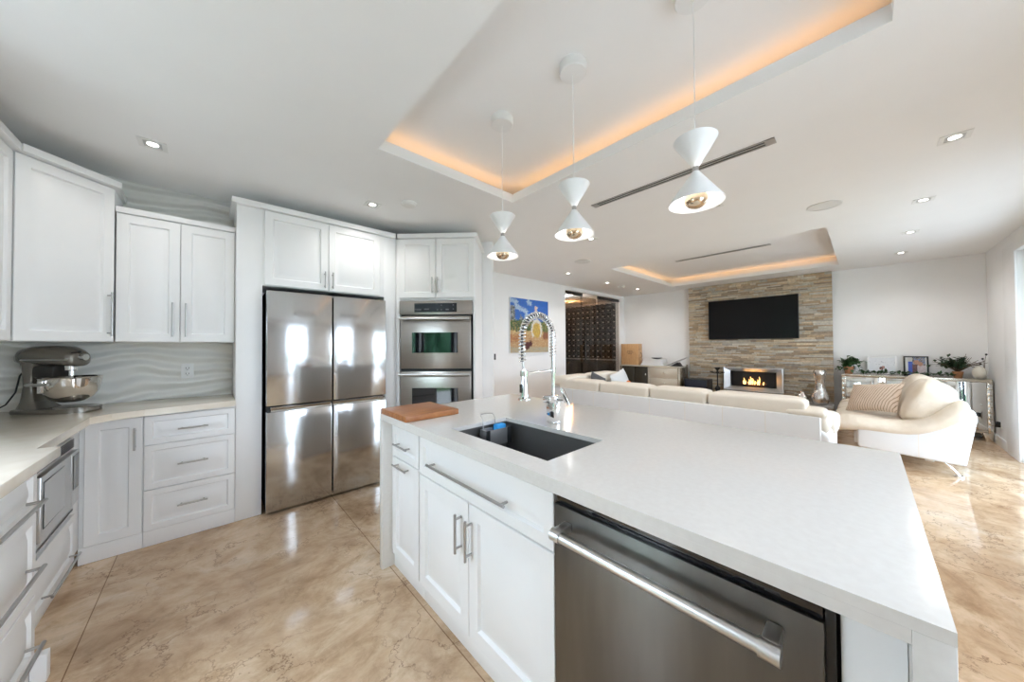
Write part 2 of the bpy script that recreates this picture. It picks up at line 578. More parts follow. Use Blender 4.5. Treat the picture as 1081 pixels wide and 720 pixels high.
    def raised(self, x0, x1, z0, z1, yf, t=0.018, fr=0.055):
        """raised-panel cabinet front, face at y = yf, back at yf + t"""
        loops = [(0, yf + t), (0, yf + 0.002), (0.002, yf), (fr, yf), (fr + 0.007, yf + 0.013), (fr + 0.015, yf + 0.013), (fr + 0.042, yf + 0.001)]
        prev = None
        for ins, y in loops:
            ring = [self.bm.verts.new(p) for p in ((x0 + ins, y, z0 + ins), (x1 - ins, y, z0 + ins), (x1 - ins, y, z1 - ins), (x0 + ins, y, z1 - ins))]
            if prev:
                for i in range(4):
                    j = (i + 1) % 4
                    self.bm.faces.new((prev[i], prev[j], ring[j], ring[i]))
            else:
                self.bm.faces.new(list(reversed(ring)))
            prev = ring
        self.bm.faces.new(prev)
        return self

    def grid_slab(self, xs, ys, z0, z1, skip=()):
        """horizontal slab on a grid with cells left open, closed sides"""
        bm = self.bm
        T, B = {}, {}
        for i, x in enumerate(xs):
            for j, y in enumerate(ys):
                T[i, j] = bm.verts.new((x, y, z1))
                B[i, j] = bm.verts.new((x, y, z0))
        cells = {(i, j) for i in range(len(xs) - 1) for j in range(len(ys) - 1)} - set(skip)
        for i, j in cells:
            bm.faces.new((T[i, j], T[i + 1, j], T[i + 1, j + 1], T[i, j + 1]))
            bm.faces.new((B[i, j], B[i, j + 1], B[i + 1, j + 1], B[i + 1, j]))
            for di, dj, a, b in ((-1, 0, (i, j + 1), (i, j)), (1, 0, (i + 1, j), (i + 1, j + 1)), (0, -1, (i, j), (i + 1, j)), (0, 1, (i + 1, j + 1), (i, j + 1))):
                if (i + di, j + dj) not in cells:
                    bm.faces.new((B[a], B[b], T[b], T[a]))
        return self

    def build(self, name, material, parent=None, loc=None, rotz=0.0, angle=38, recalc=True):
        bm = self.bm
        if recalc:
            bmesh.ops.recalc_face_normals(bm, faces=bm.faces)
        lim = math.radians(angle)
        for e in bm.edges:
            if len(e.link_faces) == 2:
                e.smooth = e.calc_face_angle(0) < lim
            else:
                e.smooth = False
        for f in bm.faces:
            f.smooth = True
        me = bpy.data.meshes.new(name)
        bm.to_mesh(me)
        bm.free()
        me.materials.append(material)
        o = bpy.data.objects.new(name, me)
        COL.objects.link(o)
        if parent:
            o.parent = parent
        if loc is not None:
            o.location = loc
        o.rotation_euler = (0, 0, rotz)
        return o


def thing(name, label, cat, loc=(0, 0, 0), rotz=0.0, group=None):
    o = bpy.data.objects.new(name, None)
    o.empty_display_size = 0.1
    COL.objects.link(o)
    o.location = loc
    o.rotation_euler = (0, 0, rotz)
    return tag(o, label, cat, group)


def tag(o, label, cat, group=None):
    o['label'] = label
    o['category'] = cat
    if group:
        o['group'] = group
    return o


def struct(o):
    o['kind'] = 'structure'
    return o


def part_label(o, s):
    o['label'] = s
    return o


def bar_handle(p0, p1, parent, out=0.032, r=0.006, material=None, name='handle'):
    """straight bar pull between two points on a front (local y points into the cabinet)"""
    p0, p1 = Vector(p0), Vector(p1)
    d = (p1 - p0).normalized()
    o = Vector((0, -out, 0))
    m = MB()
    m.cyl(p0 + o - d * 0.012, p1 + o + d * 0.012, r, seg=12)
    for p in (p0 + d * 0.008, p1 - d * 0.008):
        m.cyl(p + Vector((0, 0.002, 0)), p + o, r * 0.85, seg=10)
    return m.build(name, material or MT['nickel'], parent)


def light_at(name, kind, loc, watts, color, size=0.05, parent=None, spot=None, direction=None):
    d = bpy.data.lights.new(name, kind)
    d.energy = watts
    d.color = color
    if kind in ('POINT', 'SPOT'):
        d.shadow_soft_size = size
    if kind == 'SPOT':
        d.spot_size = spot or math.radians(120)
        d.spot_blend = 0.8
    o = bpy.data.objects.new(name, d)
    COL.objects.link(o)
    o.location = loc
    if parent:
        o.parent = parent
    return o


# ================================================================== ROOM SHELL
XL, XT, YB, YL, YR, CZ = -1.10, 7.85, 3.70, 4.21, -1.15, 2.55
struct(MB().box(-1.22, XT + 0.12, YR - 0.12, YL, -0.06, 0.0).build('floor', MT['floor']))

# ceiling with two tray openings, and the raised panels over them
K0, K1, KA, KB = 0.77, 1.92, -0.09, 2.055        # kitchen tray opening
T0, T1, TA, TB = 4.80, 7.25, 0.26, 2.80          # living room tray opening
c = MB()
c.grid_slab([XL - 0.12, K0, K1, T0, T1, XT + 0.12], [YR - 0.12, KA, TA, KB, TB, YL + 0.12], CZ, CZ + 0.07,
            skip=[(1, 1), (1, 2), (3, 2), (3, 3)])
struct(c.build('ceiling', MT['ceiling']))


def tray(x0, x1, y0, y1, name, e=0.16, z=2.72):
    m = MB()
    X0, X1, Y0, Y1 = x0 - e, x1 + e, y0 - e, y1 + e
    m.box(X0, X1, Y0, Y1, z, z + 0.03)
    for a in ((X0 - 0.02, X0, Y0, Y1), (X1, X1 + 0.02, Y0, Y1), (X0, X1, Y0 - 0.02, Y0), (X0, X1, Y1, Y1 + 0.02)):
        m.box(*a, CZ + 0.069, z + 0.03)
    struct(m.build(name, MT['ceiling']))


tray(K0, K1, KA, KB, 'ceiling_tray_kitchen')
tray(T0, T1, TA, TB, 'ceiling_tray_living')


def wall_with_hole(name, axis, pos, th, a0, a1, z1, holes, material=None):
    """vertical wall on plane x=pos or y=pos, thickness th outward, rectangular holes (a,b,z0,z1)"""
    m = MB()
    hs = sorted(holes)
    cur = a0
    def put(p, q, r, s):
        if q - p < 1e-4 or s - r < 1e-4:
            return
        if axis == 'x':
            m.box(pos, pos + th, p, q, r, s)
        else:
            m.box(p, q, pos, pos + th, r, s)
    for p, q, r, s in hs:
        put(cur, p, 0, z1)
        put(p, q, 0, r)
        put(p, q, s, z1)
        cur = q
    put(cur, a1, 0, z1)
    return struct(m.build(name, material or MT['wall']))


LW = (0.88, 1.60, 0.02, 2.32)          # glazed door in the left wall, behind the camera's shoulder
LWIN = (1.66, 2.16, 1.02, 2.25)         # window over the left worktop
RA = (0.45, 1.65, 0.02, 2.32)          # glazed doors in the right wall
RB = (3.80, 6.50, 0.02, 2.32)
WD = (5.41, 7.63, 0.0, 2.47)            # opening of the wine cellar
wall_with_hole('wall_left', 'x', XL, -0.12, YR - 0.12, YB + 0.12, CZ - 0.0005, [LW, LWIN])
wall_with_hole('wall_right', 'y', YR, -0.12, XL, XT, CZ - 0.0005, [RA, RB])
struct(MB().box(XL, 1.77, YB, YB + 0.12, 0, CZ - 0.0005).build('wall_back', MT['wall']))
struct(MB().prism([(1.77, 3.70), (2.47, 3.0), (2.56, 3.09), (1.82, 3.83)], 0, CZ - 0.0005).build('wall_oven', MT['wall']))
struct(MB().box(2.475, 2.56, 3.10, YL, 0, CZ - 0.0005).build('wall_return', MT['wall']))
wall_with_hole('wall_living', 'y', YL, 0.12, 2.48, XT + 0.12, CZ - 0.0005, [WD])
struct(MB().box(XT, XT + 0.12, YR - 0.12, YL, 0, CZ - 0.0005).build('wall_fireplace', MT['wall']))

# baseboards
struct(MB().box(6.99, 7.84, YR, YR + 0.016, 0, 0.12, 0.004).build('baseboard_right', MT['trim']))
struct(MB().box(2.58, 5.40, YL - 0.016, YL, 0, 0.12, 0.004).build('baseboard_living', MT['trim']))


def glazed_door(name, axis, pos, hole, sign, n):
    """white casing, dark sliding frame and glass filling a wall opening; sign = direction into the room"""
    a, b, z0, z1 = hole
    def bx(m, p, q, d0, d1, r, s, bev=0.0):
        lo, hi = pos + sign * d0, pos + sign * d1
        if axis == 'x':
            m.box(lo, hi, p, q, r, s, bev)
        else:
            m.box(p, q, lo, hi, r, s, bev)
    m = MB()
    fw = 0.055
    w = (b - a) / n
    for k in range(n):
        p, q = a + k * w, a + (k + 1) * w
        d0, d1 = (-0.075, -0.035) if k % 2 else (-0.115, -0.075)
        bx(m, p, p + fw, d0, d1, z0, z1)
        bx(m, q - fw, q, d0, d1, z0, z1)
        bx(m, p + fw, q - fw, d0, d1, z0, z0 + fw)
        bx(m, p + fw, q - fw, d0, d1, z1 - fw, z1)
    o = struct(m.build(name, MT['dark_frame']))
    g = MB()
    for k in range(n):
        p, q = a + k * w + fw, a + (k + 1) * w - fw
        d = -0.055 if k % 2 else -0.095
        bx(g, p, q, d - 0.003, d + 0.003, z0 + fw, z1 - fw)
    gl = g.build('door_glass', MT['glass'], o)
    t = MB()
    cw = 0.46 if name == 'door_2' else 0.055
    zb = 0 if name != 'window_1' else z0
    bx(t, b, b + cw, 0, 0.02, zb, z1 + 0.1, 0.004)
    bx(t, a - 0.055, a, 0, 0.02, zb, z1 + 0.1, 0.004)
    bx(t, a, b, 0, 0.02, z1, z1 + 0.1, 0.004)
    ca = t.build('door_casing', MT['trim'], o)
    return o


glazed_door('door_1', 'x', XL, LW, 1, 1)
glazed_door('window_1', 'x', XL, LWIN, 1, 1)
glazed_door('door_2', 'y', YR, RB, 1, 3)
glazed_door('door_3', 'y', YR, RA, 1, 2)

# outdoors seen only in reflections and through the glass
struct(MB().box(-16, 22, -18, 10, -0.20, -0.12).build('trim_lawn', MT['grass']))
struct(MB().box(-4.2, 10.0, -7.5, YR - 0.125, -0.119, -0.06).build('trim_terrace', MT['patio']))
struct(MB().box(-4.2, -1.225, YR - 0.124, 5.0, -0.119, -0.06).build('trim_side_terrace', MT['patio']))
struct(MB().box(2.6, 9.0, -4.8, YR - 0.125, 2.42, 2.56).build('trim_sky_blocker', MT['ceiling']))  # unseen overhang added to keep sky light off the wide glazed door
hg = MB()
rh = random.Random(12)
for k in range(80):
    hg.puff((-6.2 + rh.uniform(-0.3, 0.3), -9 + k * 0.22, rh.uniform(0.3, 2.3)), (1.2, 0.9, rh.uniform(1.2, 1.9)), 0.9, seg=14, rings=9, noise=0.05)
struct(hg.build('trim_hedge', MT['hedge']))

# tiled backsplash
bs = MB()
bs.box(XL + 0.001, 0.145, YB - 0.012, YB, 0.914, 1.352)
bs.box(XL, XL + 0.012, 2.22, YB - 0.012, 0.914, 1.352)
bs.box(XL, XL + 0.012, 1.66, 2.22, 0.914, 1.01)
struct(bs.build('wall_backsplash', MT['backsplash']))
bt = MB()
bt.box(XL + 0.001, 0.145, YB - 0.010, YB, 1.354, CZ - 0.001)
struct(bt.build('wall_backsplash_upper', MT['backsplash']))


# ================================================================== KITCHEN CABINETS
def crown(pts, z0, z1, parent, name='crown'):
    m = MB()
    m.prism(pts, z0, z1, 0.004)
    return m.build(name, MT['cabinet'], parent)


CAB = MT['cabinet']
# ---- two-door wall cabinet on the back wall: doors face -Y
w = 0.607
t = thing('wall_cabinet', 'lower white two-door wall cabinet on back wall, between tall corner cabinet and refrigerator', 'cabinet', (-0.461, 3.388, 1.35))
MB().box(0, w, 0, 0.298, 0, 0.865, 0.001).build('body', CAB, t)
crown([(0.0, -0.035), (w, -0.035), (w, 0.298), (0.0, 0.298)], 0.866, 0.905, t, 'cornice')
for k, (a, b) in enumerate(((0.003, 0.302), (0.306, w - 0.004))):
    d = MB().raised(a, b, 0.003, 0.862, -0.019).build('door', CAB, t)
    hx = b - 0.035 if k == 0 else a + 0.028
    bar_handle((hx, -0.019, 0.05), (hx, -0.019, 0.27), d, out=0.03, r=0.0055)

# ---- diagonal corner wall cabinet
t = thing('corner_wall_cabinet', 'tall white diagonal corner wall cabinet above the stand mixer', 'cabinet', (-0.77, 3.06, 1.35), PI / 4)
L = 0.431
def to_local(x, y, ox=-0.77, oy=3.06, ang=PI / 4):
    dx, dy = x - ox, y - oy
    return (dx * math.cos(ang) + dy * math.sin(ang), -dx * math.sin(ang) + dy * math.cos(ang))
poly = [(0.002, 0.014), (L - 0.002, 0.014)] + [to_local(*p) for p in ((-0.470, 3.39), (-0.470, YB - 0.015), (XL + 0.015, YB - 0.015), (XL + 0.015, 3.064), (-0.790, 3.064))]
MB().prism(poly, 0, 1.018).build('body', CAB, t)
d = MB().raised(0.004, L - 0.004, 0.003, 1.01, -0.006).build('door', CAB, t)
bar_handle((L - 0.035, -0.006, 0.05), (L - 0.035, -0.006, 0.31), d, out=0.03, r=0.0055)
cp = [(0.012, -0.035), (L + 0.012, -0.035)] + [to_local(*p) for p in ((-0.452, 3.40), (-0.452, YB - 0.015), (XL + 0.015, YB - 0.015), (XL + 0.015, 3.064), (-0.752, 3.064))]
crown(cp, 1.02, 1.062, t)

# ---- wall cabinet on the left wall (only its edge is in frame)
t = thing('wall_cabinet', 'white wall cabinet cut by the left picture edge, left of the diagonal corner cabinet', 'cabinet', (-0.788, 2.26, 1.35), PI / 2)
MB().box(0, 0.800, 0, 0.295, 0, 1.018, 0.001).build('body', CAB, t)
for k, (a, b) in enumerate(((0.004, 0.398), (0.402, 0.796))):
    d = MB().raised(a, b, 0.003, 1.01, -0.019).build('door', CAB, t)
    hx = b - 0.035 if k == 0 else a + 0.035
    bar_handle((hx, -0.019, 0.05), (hx, -0.019, 0.31), d, out=0.03, r=0.0055)
crown([(0, -0.045), (0.800, -0.045), (0.800, 0.295), (0, 0.295)], 1.02, 1.062, t)

# ---- base cabinets on the back wall
BASE_Y = 3.235
t = thing('base_cabinet', 'white one-door base cabinet in the corner, left of the drawers', 'cabinet', (-0.575, BASE_Y, 0))
MB().box(0.0, 0.259, 0.0, 0.44, 0.1, 0.872, 0.001).build('body', CAB, t)
MB().box(0.0, 0.259, -0.003, 0.40, 0.0, 0.099, 0.001).build('plinth', CAB, t)
d = MB().raised(0.022, 0.256, 0.108, 0.858, -0.018).build('door', CAB, t)
bar_handle((0.226, -0.018, 0.665), (0.226, -0.018, 0.785), d, r=0.0055)

t = thing('drawer_cabinet', 'white three-drawer base cabinet beside the refrigerator', 'cabinet', (-0.315, BASE_Y, 0))
W = 0.460
MB().box(0.0, W, 0.0, 0.44, 0.1, 0.872, 0.001).build('body', CAB, t)
MB().box(0.0, W, -0.003, 0.40, 0.0, 0.099, 0.001).build('plinth', CAB, t)
for z0, z1, hz in ((0.108, 0.370, 0.238), (0.376, 0.664, 0.520), (0.670, 0.858, 0.758)):
    d = MB().raised(0.003, W - 0.003, z0, z1, -0.018, fr=0.036).build('drawer', CAB, t)
    bar_handle((0.172, -0.018, hz), (0.300, -0.018, hz), d, r=0.0055)

# ---- left run: microwave cabinet (faces +X, local x runs along +Y)
t = thing('microwave_cabinet', 'white base cabinet housing the built-in microwave, long drawer under it', 'cabinet', (-0.575, 2.262, 0), PI / 2)
WM = 0.972
mb = MB()
mb.box(0, 0.195, 0.0, 0.50, 0.1, 0.872, 0.001)
mb.box(0.808, WM, 0.0, 0.50, 0.1, 0.872, 0.001)
mb.box(0.195, 0.808, 0.0, 0.50, 0.1, 0.385, 0.001)
mb.box(0.195, 0.808, 0.0, 0.50, 0.812, 0.872, 0.001)
mb.box(0.195, 0.808, 0.46, 0.50, 0.385, 0.812, 0.001)
mb.build('body', CAB, t)
MB().box(0, WM, 0.017, 0.45, 0.0, 0.099, 0.001).build('plinth', CAB, t)
d = MB().raised(0.198, 0.805, 0.108, 0.372, -0.018, fr=0.036).build('drawer', CAB, t)
bar_handle((0.31, -0.018, 0.165), (0.73, -0.018, 0.165), d, r=0.0055)

mw = thing('microwave', 'built-in stainless microwave under the left worktop', 'microwave', (-0.577, 2.460, 0.388), PI / 2)
q = MB().box(0, 0.604, -0.014, -0.002, 0, 0.42, 0.002)
q.box(0.02, 0.58, -0.002, 0.40, 0.02, 0.40)
q.build('trim_frame', MT['steel_light'], mw)
q = MB()
for k in range(5):
    q.box(0.02, 0.59, -0.018, -0.0145, 0.366 + k * 0.010, 0.371 + k * 0.010)
q.build('vent_louvers', MT['rubber'], mw)
MB().box(0.015, 0.45, -0.036, -0.0145, 0.065, 0.352, 0.003).build('door', MT['steel_light'], mw)
q = MB().box(0.04, 0.325, -0.0385, -0.0365, 0.115, 0.325, 0.0005)
q.build('door_window', MT['black_gloss'], mw)
q = MB().box(0.044, 0.318, -0.0395, -0.0386, 0.121, 0.320, 0.0)
q.build('window_screen', MT['steel_light'], mw)
MB().box(0.455, 0.592, -0.036, -0.0145, 0.065, 0.352, 0.003).build('control_panel', MT['steel_light'], mw)
MB().box(0.475, 0.575, -0.0385, -0.0365, 0.15, 0.335, 0.0).build('display', MT['black_gloss'], mw)
q = MB().box(0.02, 0.585, -0.017, -0.0145, 0.05, 0.054)
q.box(0.02, 0.585, -0.017, -0.0145, 0.012, 0.017)
q.build('trim_line', MT['rubber'], mw)

# ---- left run: near drawer unit
t = thing('drawer_cabinet', 'white three-drawer base cabinet nearest the camera at the left edge', 'cabinet', (-0.508, 1.66, 0), PI / 2)
W = 0.588
MB().box(0, W, 0, 0.56, 0.1, 0.872, 0.001).build('body', CAB, t)
MB().box(0, W, -0.003, 0.50, 0.0, 0.099, 0.001).build('plinth', CAB, t)
MB().box(W - 0.042, W + 0.0, -0.045, -0.004, 0.0, 0.108, 0.003).build('corner_foot', CAB, t)
for z0, z1, hz in ((0.112, 0.356, 0.20), (0.364, 0.674, 0.488), (0.682, 0.858, 0.735)):
    d = MB().raised(0.012, W - 0.05, z0, z1, -0.018, fr=0.036).build('drawer', CAB, t)
    bar_handle((0.10, -0.018, hz), (0.455, -0.018, hz), d, r=0.0065, out=0.036)

# ---- L-shaped worktop
t = thing('kitchen_worktop', 'cream quartz L-shaped worktop carrying the stand mixer', 'worktop', (0, 0, 0))
poly = [(XL + 0.013, 1.65), (-0.441, 1.65), (-0.441, 2.228), (-0.503, 2.228), (-0.503, 3.03), (-0.43, 3.10), (-0.30, 3.145), (0.146, 3.190), (0.146, YB - 0.013), (XL + 0.013, YB - 0.013)]
MB().prism(poly, 0.873, 0.914, 0.003).build('worktop_slab', MT['quartz_kitchen'], t)

# ---- refrigerator surround
t = thing('refrigerator_cabinet', 'tall white cabinet surround over and beside the steel refrigerator', 'cabinet', (0.147, BASE_Y, 0))
mb = MB()
mb.box(0.0, 0.158, 0.0, 0.44, 0.0, 2.403, 0.001)
mb.box(1.122, 1.240, 0.0, 0.44, 0.0, 2.403, 0.001)
mb.box(0.158, 1.122, 0.0, 0.44, 1.800, 2.403, 0.001)
mb.build('body', CAB, t)
for k, (a, b) in enumerate(((0.170, 0.621), (0.627, 1.078))):
    d = MB().raised(a, b, 1.806, 2.396, -0.016).build('door', CAB, t)
    hx = b - 0.028 if k == 0 else a + 0.028
    bar_handle((hx, -0.016, 1.835), (hx, -0.016, 1.955), d, out=0.03, r=0.0055)
crown([(-0.030, -0.04), (1.225, -0.04), (1.255, 0.03), (1.240, 0.44), (-0.030, 0.44)], 2.404, 2.446, t)

# ---- refrigerator
t = thing('refrigerator', 'stainless steel four-door refrigerator built into the white surround', 'refrigerator', (0.325, 3.162, 0))
FW, FM = 0.933, 0.467
mb = MB().box(0.004, FW - 0.004, 0.068, 0.50, 0.03, 1.752, 0.003)
for x in (0.05, FW - 0.05):
    mb.cyl((x, 0.12, 0.0), (x, 0.12, 0.031), 0.02, seg=10)
    mb.cyl((x, 0.45, 0.0), (x, 0.45, 0.031), 0.02, seg=10)
mb.build('body', MT['dark_gap'], t)
for nm, a, b in (('l', 0.0, FM - 0.005), ('r', FM + 0.005, FW)):
    MB().box(a, b, 0.0, 0.066, 0.846, 1.757, 0.006).build('door', MT['steel'], t)
    lo = MB()
    lo.box(a, b, 0.0, 0.066, 0.022, 0.800, 0.006)
    dl = lo.build('freezer_door', MT['steel'], t)
    g = MB()
    g.prism_x([(0.001, 0.801), (0.030, 0.832), (0.066, 0.832), (0.066, 0.801)], a + (0.03 if nm == 'l' else 0.0), b)
    part_label(g.build('grip', MT['chrome'], dl), 'bright recessed grip strip along the door top')

# ---- diagonal oven cabinet (faces the camera)
OX, OY = 1.392, 3.233
t = thing('oven_cabinet', 'tall white diagonal cabinet holding the double oven', 'cabinet', (OX, OY, 0), -PI / 4)
OW = 0.803
mb = MB()
mb.box(-0.004, 0.036, 0.004, 0.58, 0.0, 2.403, 0.001)
mb.box(OW - 0.02, OW, 0.006, 0.58, 0.0, 2.403, 0.001)
mb.box(0.036, OW - 0.02, 0.006, 0.58, 1.772, 2.403, 0.001)
mb.box(0.036, OW - 0.02, 0.006, 0.58, 0.0, 0.44, 0.001)
mb.box(0.036, OW - 0.02, 0.55, 0.58, 0.44, 1.772)
mb.build('body', CAB, t)
for k, (a, b) in enumerate(((0.032, 0.407), (0.413, OW - 0.004))):
    d = MB().raised(a, b, 1.800, 2.396, -0.012).build('door', CAB, t)
    hx = b - 0.028 if k == 0 else a + 0.022
    bar_handle((hx, -0.012, 1.855), (hx, -0.012, 1.99), d, out=0.03, r=0.0055)
d = MB().raised(0.02, OW - 0.004, 0.11, 0.43, -0.012).build('drawer', CAB, t)
bar_handle((0.3, -0.012, 0.27), (0.5, -0.012, 0.27), d)
crown([(0.022, -0.036), (OW + 0.03, -0.034), (OW + 0.03, 0.58), (0.04, 0.58), (0.04, 0.03)], 2.404, 2.446, t)

# ---- double oven
ov = thing('double_oven', 'stainless steel double wall oven with black control display', 'oven', (OX, OY, 0), -PI / 4)
A, B = 0.040, OW - 0.024
c0 = (A + B) / 2
MB().box(A + 0.01, B - 0.01, 0.01, 0.54, 0.45, 1.766).build('body', MT['dark_gap'], ov)
MB().box(A, B, -0.022, 0.009, 1.628, 1.766, 0.003).build('control_panel', MT['steel_warm'], ov)
dp = MB().box(c0 - 0.215, c0 + 0.215, -0.0245, -0.0225, 1.652, 1.742, 0.0).build('display', MT['tv'], ov)
q = MB()
for px, pz, pw in ((-0.17, 1.678, 0.05), (-0.09, 1.683, 0.05), (0.02, 1.676, 0.012), (0.06, 1.676, 0.012), (0.12, 1.678, 0.035), (0.18, 1.682, 0.012), (0.06, 1.72, 0.012), (0.18, 1.722, 0.012), (-0.205, 1.68, 0.01)):
    MB().box(c0 + px - pw / 2, c0 + px + pw / 2, -0.0252, -0.0246, pz - 0.006, pz + 0.006).build('button', MT['rubber'], dp)
q.bm.free()
for z0, z1, w0, w1 in ((1.085, 1.612, 1.243, 1.447), (0.458, 1.058, 0.690, 0.893)):
    d = MB().box(A + 0.015, B - 0.012, -0.036, 0.0, z0, z1, 0.004).build('oven_door', MT['steel_warm'], ov)
    gw = MB().box(c0 - 0.235, c0 + 0.228, -0.0385, -0.0365, w0, w1, 0.0).build('door_window', MT['black_gloss'], d)
    hb = MB()
    hz = z1 - 0.030
    hb.cyl((A + 0.018, -0.080, hz), (B - 0.018, -0.080, hz), 0.014, seg=16)
    for x in (A + 0.05, B - 0.05):
        hb.box(x - 0.012, x + 0.012, -0.080, -0.0365, hz - 0.010, hz + 0.010, 0.002)
    part_label(hb.build('handle', MT['steel_light'], d), 'bright tubular oven handle')
MB().box(A + 0.012, B - 0.012, -0.012, 0.009, 1.059, 1.084).build('gap_trim', MT['black'], ov)

# ================================================================== ISLAND
IY = 1.980
IX = 0.79
LY = lambda y: IY - y
# quartz slab with waterfall ends
t = thing('island_worktop', 'white quartz island worktop with waterfall ends and a sink cut-out', 'worktop', (0, 0, 0))
MB().grid_slab([0.750, 0.852, 1.205, 1.830], [-0.080, 0.745, 1.355, IY], 0.894, 0.914, skip=[(1, 1)]).build('slab', MT['quartz'], t)
MB().box(0.750, 0.789, -0.0399, IY - 0.0401, 0.8725, 0.8938).build('edge_apron', MT['quartz'], t)
MB().box(1.79, 1.830, -0.0399, IY - 0.0401, 0.8725, 0.8938).build('edge_apron', MT['quartz'], t)
MB().box(0.750, 1.830, IY - 0.040, IY, 0.0, 0.8938, 0.0015).build('waterfall_panel', MT['quartz'], t)
MB().box(0.750, 1.830, -0.080, -0.040, 0.0, 0.8938, 0.0015).build('waterfall_panel', MT['quartz'], t)

# narrow pull-out cabinet at the far end
t = thing('island_cabinet', 'narrow white island cabinet with a small drawer over a slim door, under the cutting board', 'cabinet', (0.81, IY, 0), -PI / 2)
mb = MB()
mb.box(LY(1.938), LY(1.564), 0.0, 0.58, 0.1, 0.871, 0.001)
mb.build('body', CAB, t)
MB().box(LY(1.938), LY(1.564), 0.012, 0.55, 0, 0.099, 0.001).build('plinth', CAB, t)
d = MB().raised(LY(1.890), LY(1.569), 0.676, 0.848, -0.019, fr=0.04).build('drawer', CAB, t)
bar_handle((LY(1.805), -0.019, 0.758), (LY(1.665), -0.019, 0.758), d, r=0.005, out=0.03)
d = MB().raised(LY(1.890), LY(1.569), 0.108, 0.668, -0.019, fr=0.05).build('door', CAB, t)
bar_handle((LY(1.815), -0.019, 0.640), (LY(1.675), -0.019, 0.640), d, r=0.005, out=0.03)

# sink cabinet
t = thing('sink_cabinet', 'white two-door island cabinet under the sink, with a wide false drawer front', 'cabinet', (0.81, IY, 0), -PI / 2)
S0, S1, SM = LY(1.562), LY(0.664), LY(1.127)
mb = MB()
mb.box(S0, S0 + 0.02, 0, 0.58, 0.1, 0.871)
mb.box(S1 - 0.02, S1, 0, 0.58, 0.1, 0.871)
mb.box(S0 + 0.02, S1 - 0.02, 0.0, 0.018, 0.1, 0.871)
mb.box(S0 + 0.02, S1 - 0.02, 0.018, 0.58, 0.1, 0.12)
mb.box(S0 + 0.02, S1 - 0.02, 0.56, 0.58, 0.12, 0.871)
mb.build('body', CAB, t)
MB().box(S0, S1, 0.012, 0.55, 0, 0.099, 0.001).build('plinth', CAB, t)
d = MB().raised(S0 + 0.004, S1 - 0.004, 0.664, 0.848, -0.019, fr=0.042).build('drawer', CAB, t)
bar_handle((LY(1.415), -0.019, 0.745), (LY(0.880), -0.019, 0.745), d, r=0.006, out=0.032)
for k, (a, b) in enumerate(((S0 + 0.004, SM - 0.002), (SM + 0.002, S1 - 0.004))):
    d = MB().raised(a, b, 0.108, 0.656, -0.019, fr=0.058).build('door', CAB, t)
    hx = b - 0.040 if k == 0 else a + 0.014
    if k == 0:
        hx = LY(1.180)
    else:
        hx = LY(1.105)
    bar_handle((hx, -0.019, 0.452), (hx, -0.019, 0.590), d, r=0.006, out=0.032)

# dishwasher
t = thing('dishwasher', 'dark stainless dishwasher in the island with a thick bar handle', 'dishwasher', (IX, IY, 0), -PI / 2)
D0, D1 = LY(0.660), LY(0.055)
MB().box(D0 + 0.004, D1 + 0.012, 0.030, 0.56, 0.09, 0.868).build('tub', MT['black'], t)
MB().box(D0 + 0.02, D1 - 0.01, 0.045, 0.50, 0.0, 0.089).build('kick_plate', MT['black'], t)
dd = MB().box(D0, D1, -0.006, 0.028, 0.09, 0.824, 0.003).build('door', MT['steel_dark'], t)
MB().box(D0 + 0.003, D1 - 0.002, 0.004, 0.029, 0.8245, 0.866, 0.001).build('control_strip', MT['black_gloss'], t)
MB().box(D1 + 0.0005, D1 + 0.014, 0.006, 0.030, 0.09, 0.862).build('side_gap_strip', MT['black'], t)  # black strip put in for the dark gap beside the door
hb = MB()
hz = 0.768
hb.cyl((LY(0.592), -0.062, hz), (LY(0.118), -0.062, hz), 0.0135, seg=20)
for y in (0.605, 0.122):
    hb.cyl((LY(y) - 0.016, -0.062, hz), (LY(y) + 0.016, -0.062, hz), 0.017, seg=20)
    hb.box(LY(y) - 0.013, LY(y) + 0.013, -0.062, -0.0065, hz - 0.008, hz + 0.018, 0.004)
part_label(hb.build('handle', MT['steel_light'], dd), 'bright satin bar handle with collars')

# white filler at the near end of the island and the back panels
t = thing('island_end_panel', 'white recessed filler panel between dishwasher and near waterfall end', 'panel', (0.81, IY, 0), -PI / 2)
MB().box(LY(0.036), LY(-0.039), 0.0, 0.56, 0.0, 0.871, 0.001).build('panel', CAB, t)

# sink
t = thing('kitchen_sink', 'dark graphite undermount sink set into the island worktop', 'sink', (0, 0, 0))
m = MB()
x0, x1, y0, y1, zt, zb = 0.846, 1.211, 0.739, 1.361, 0.8935, 0.700
ins = [(x0, y0), (x1, y0), (x1, y1), (x0, y1)]
r = 0.0
bmv = m.bm
ti = [bmv.verts.new((x, y, zt)) for x, y in ins]
bi = [bmv.verts.new((x, y, zb)) for x, y in ins]
to = [bmv.verts.new((x + (0.004 if x > 1 else -0.004), y + (0.004 if y > 1 else -0.004), zt)) for x, y in ins]
bo = [bmv.verts.new((x + (0.004 if x > 1 else -0.004), y + (0.004 if y > 1 else -0.004), zb - 0.006)) for x, y in ins]
for i in range(4):
    j = (i + 1) % 4
    bmv.faces.new((ti[j], ti[i], bi[i], bi[j]))
    bmv.faces.new((to[i], to[j], bo[j], bo[i]))
    bmv.faces.new((ti[i], ti[j], to[j], to[i]))
bmv.faces.new(bi)
bmv.faces.new(list(reversed(bo)))
m.build('basin', MT['sink'], t)
MB().lathe([(0.0, 0.006), (0.040, 0.006), (0.046, 0.003), (0.046, 0.0)], (1.03, 1.05, zb)).build('drain', MT['steel_light'], t)

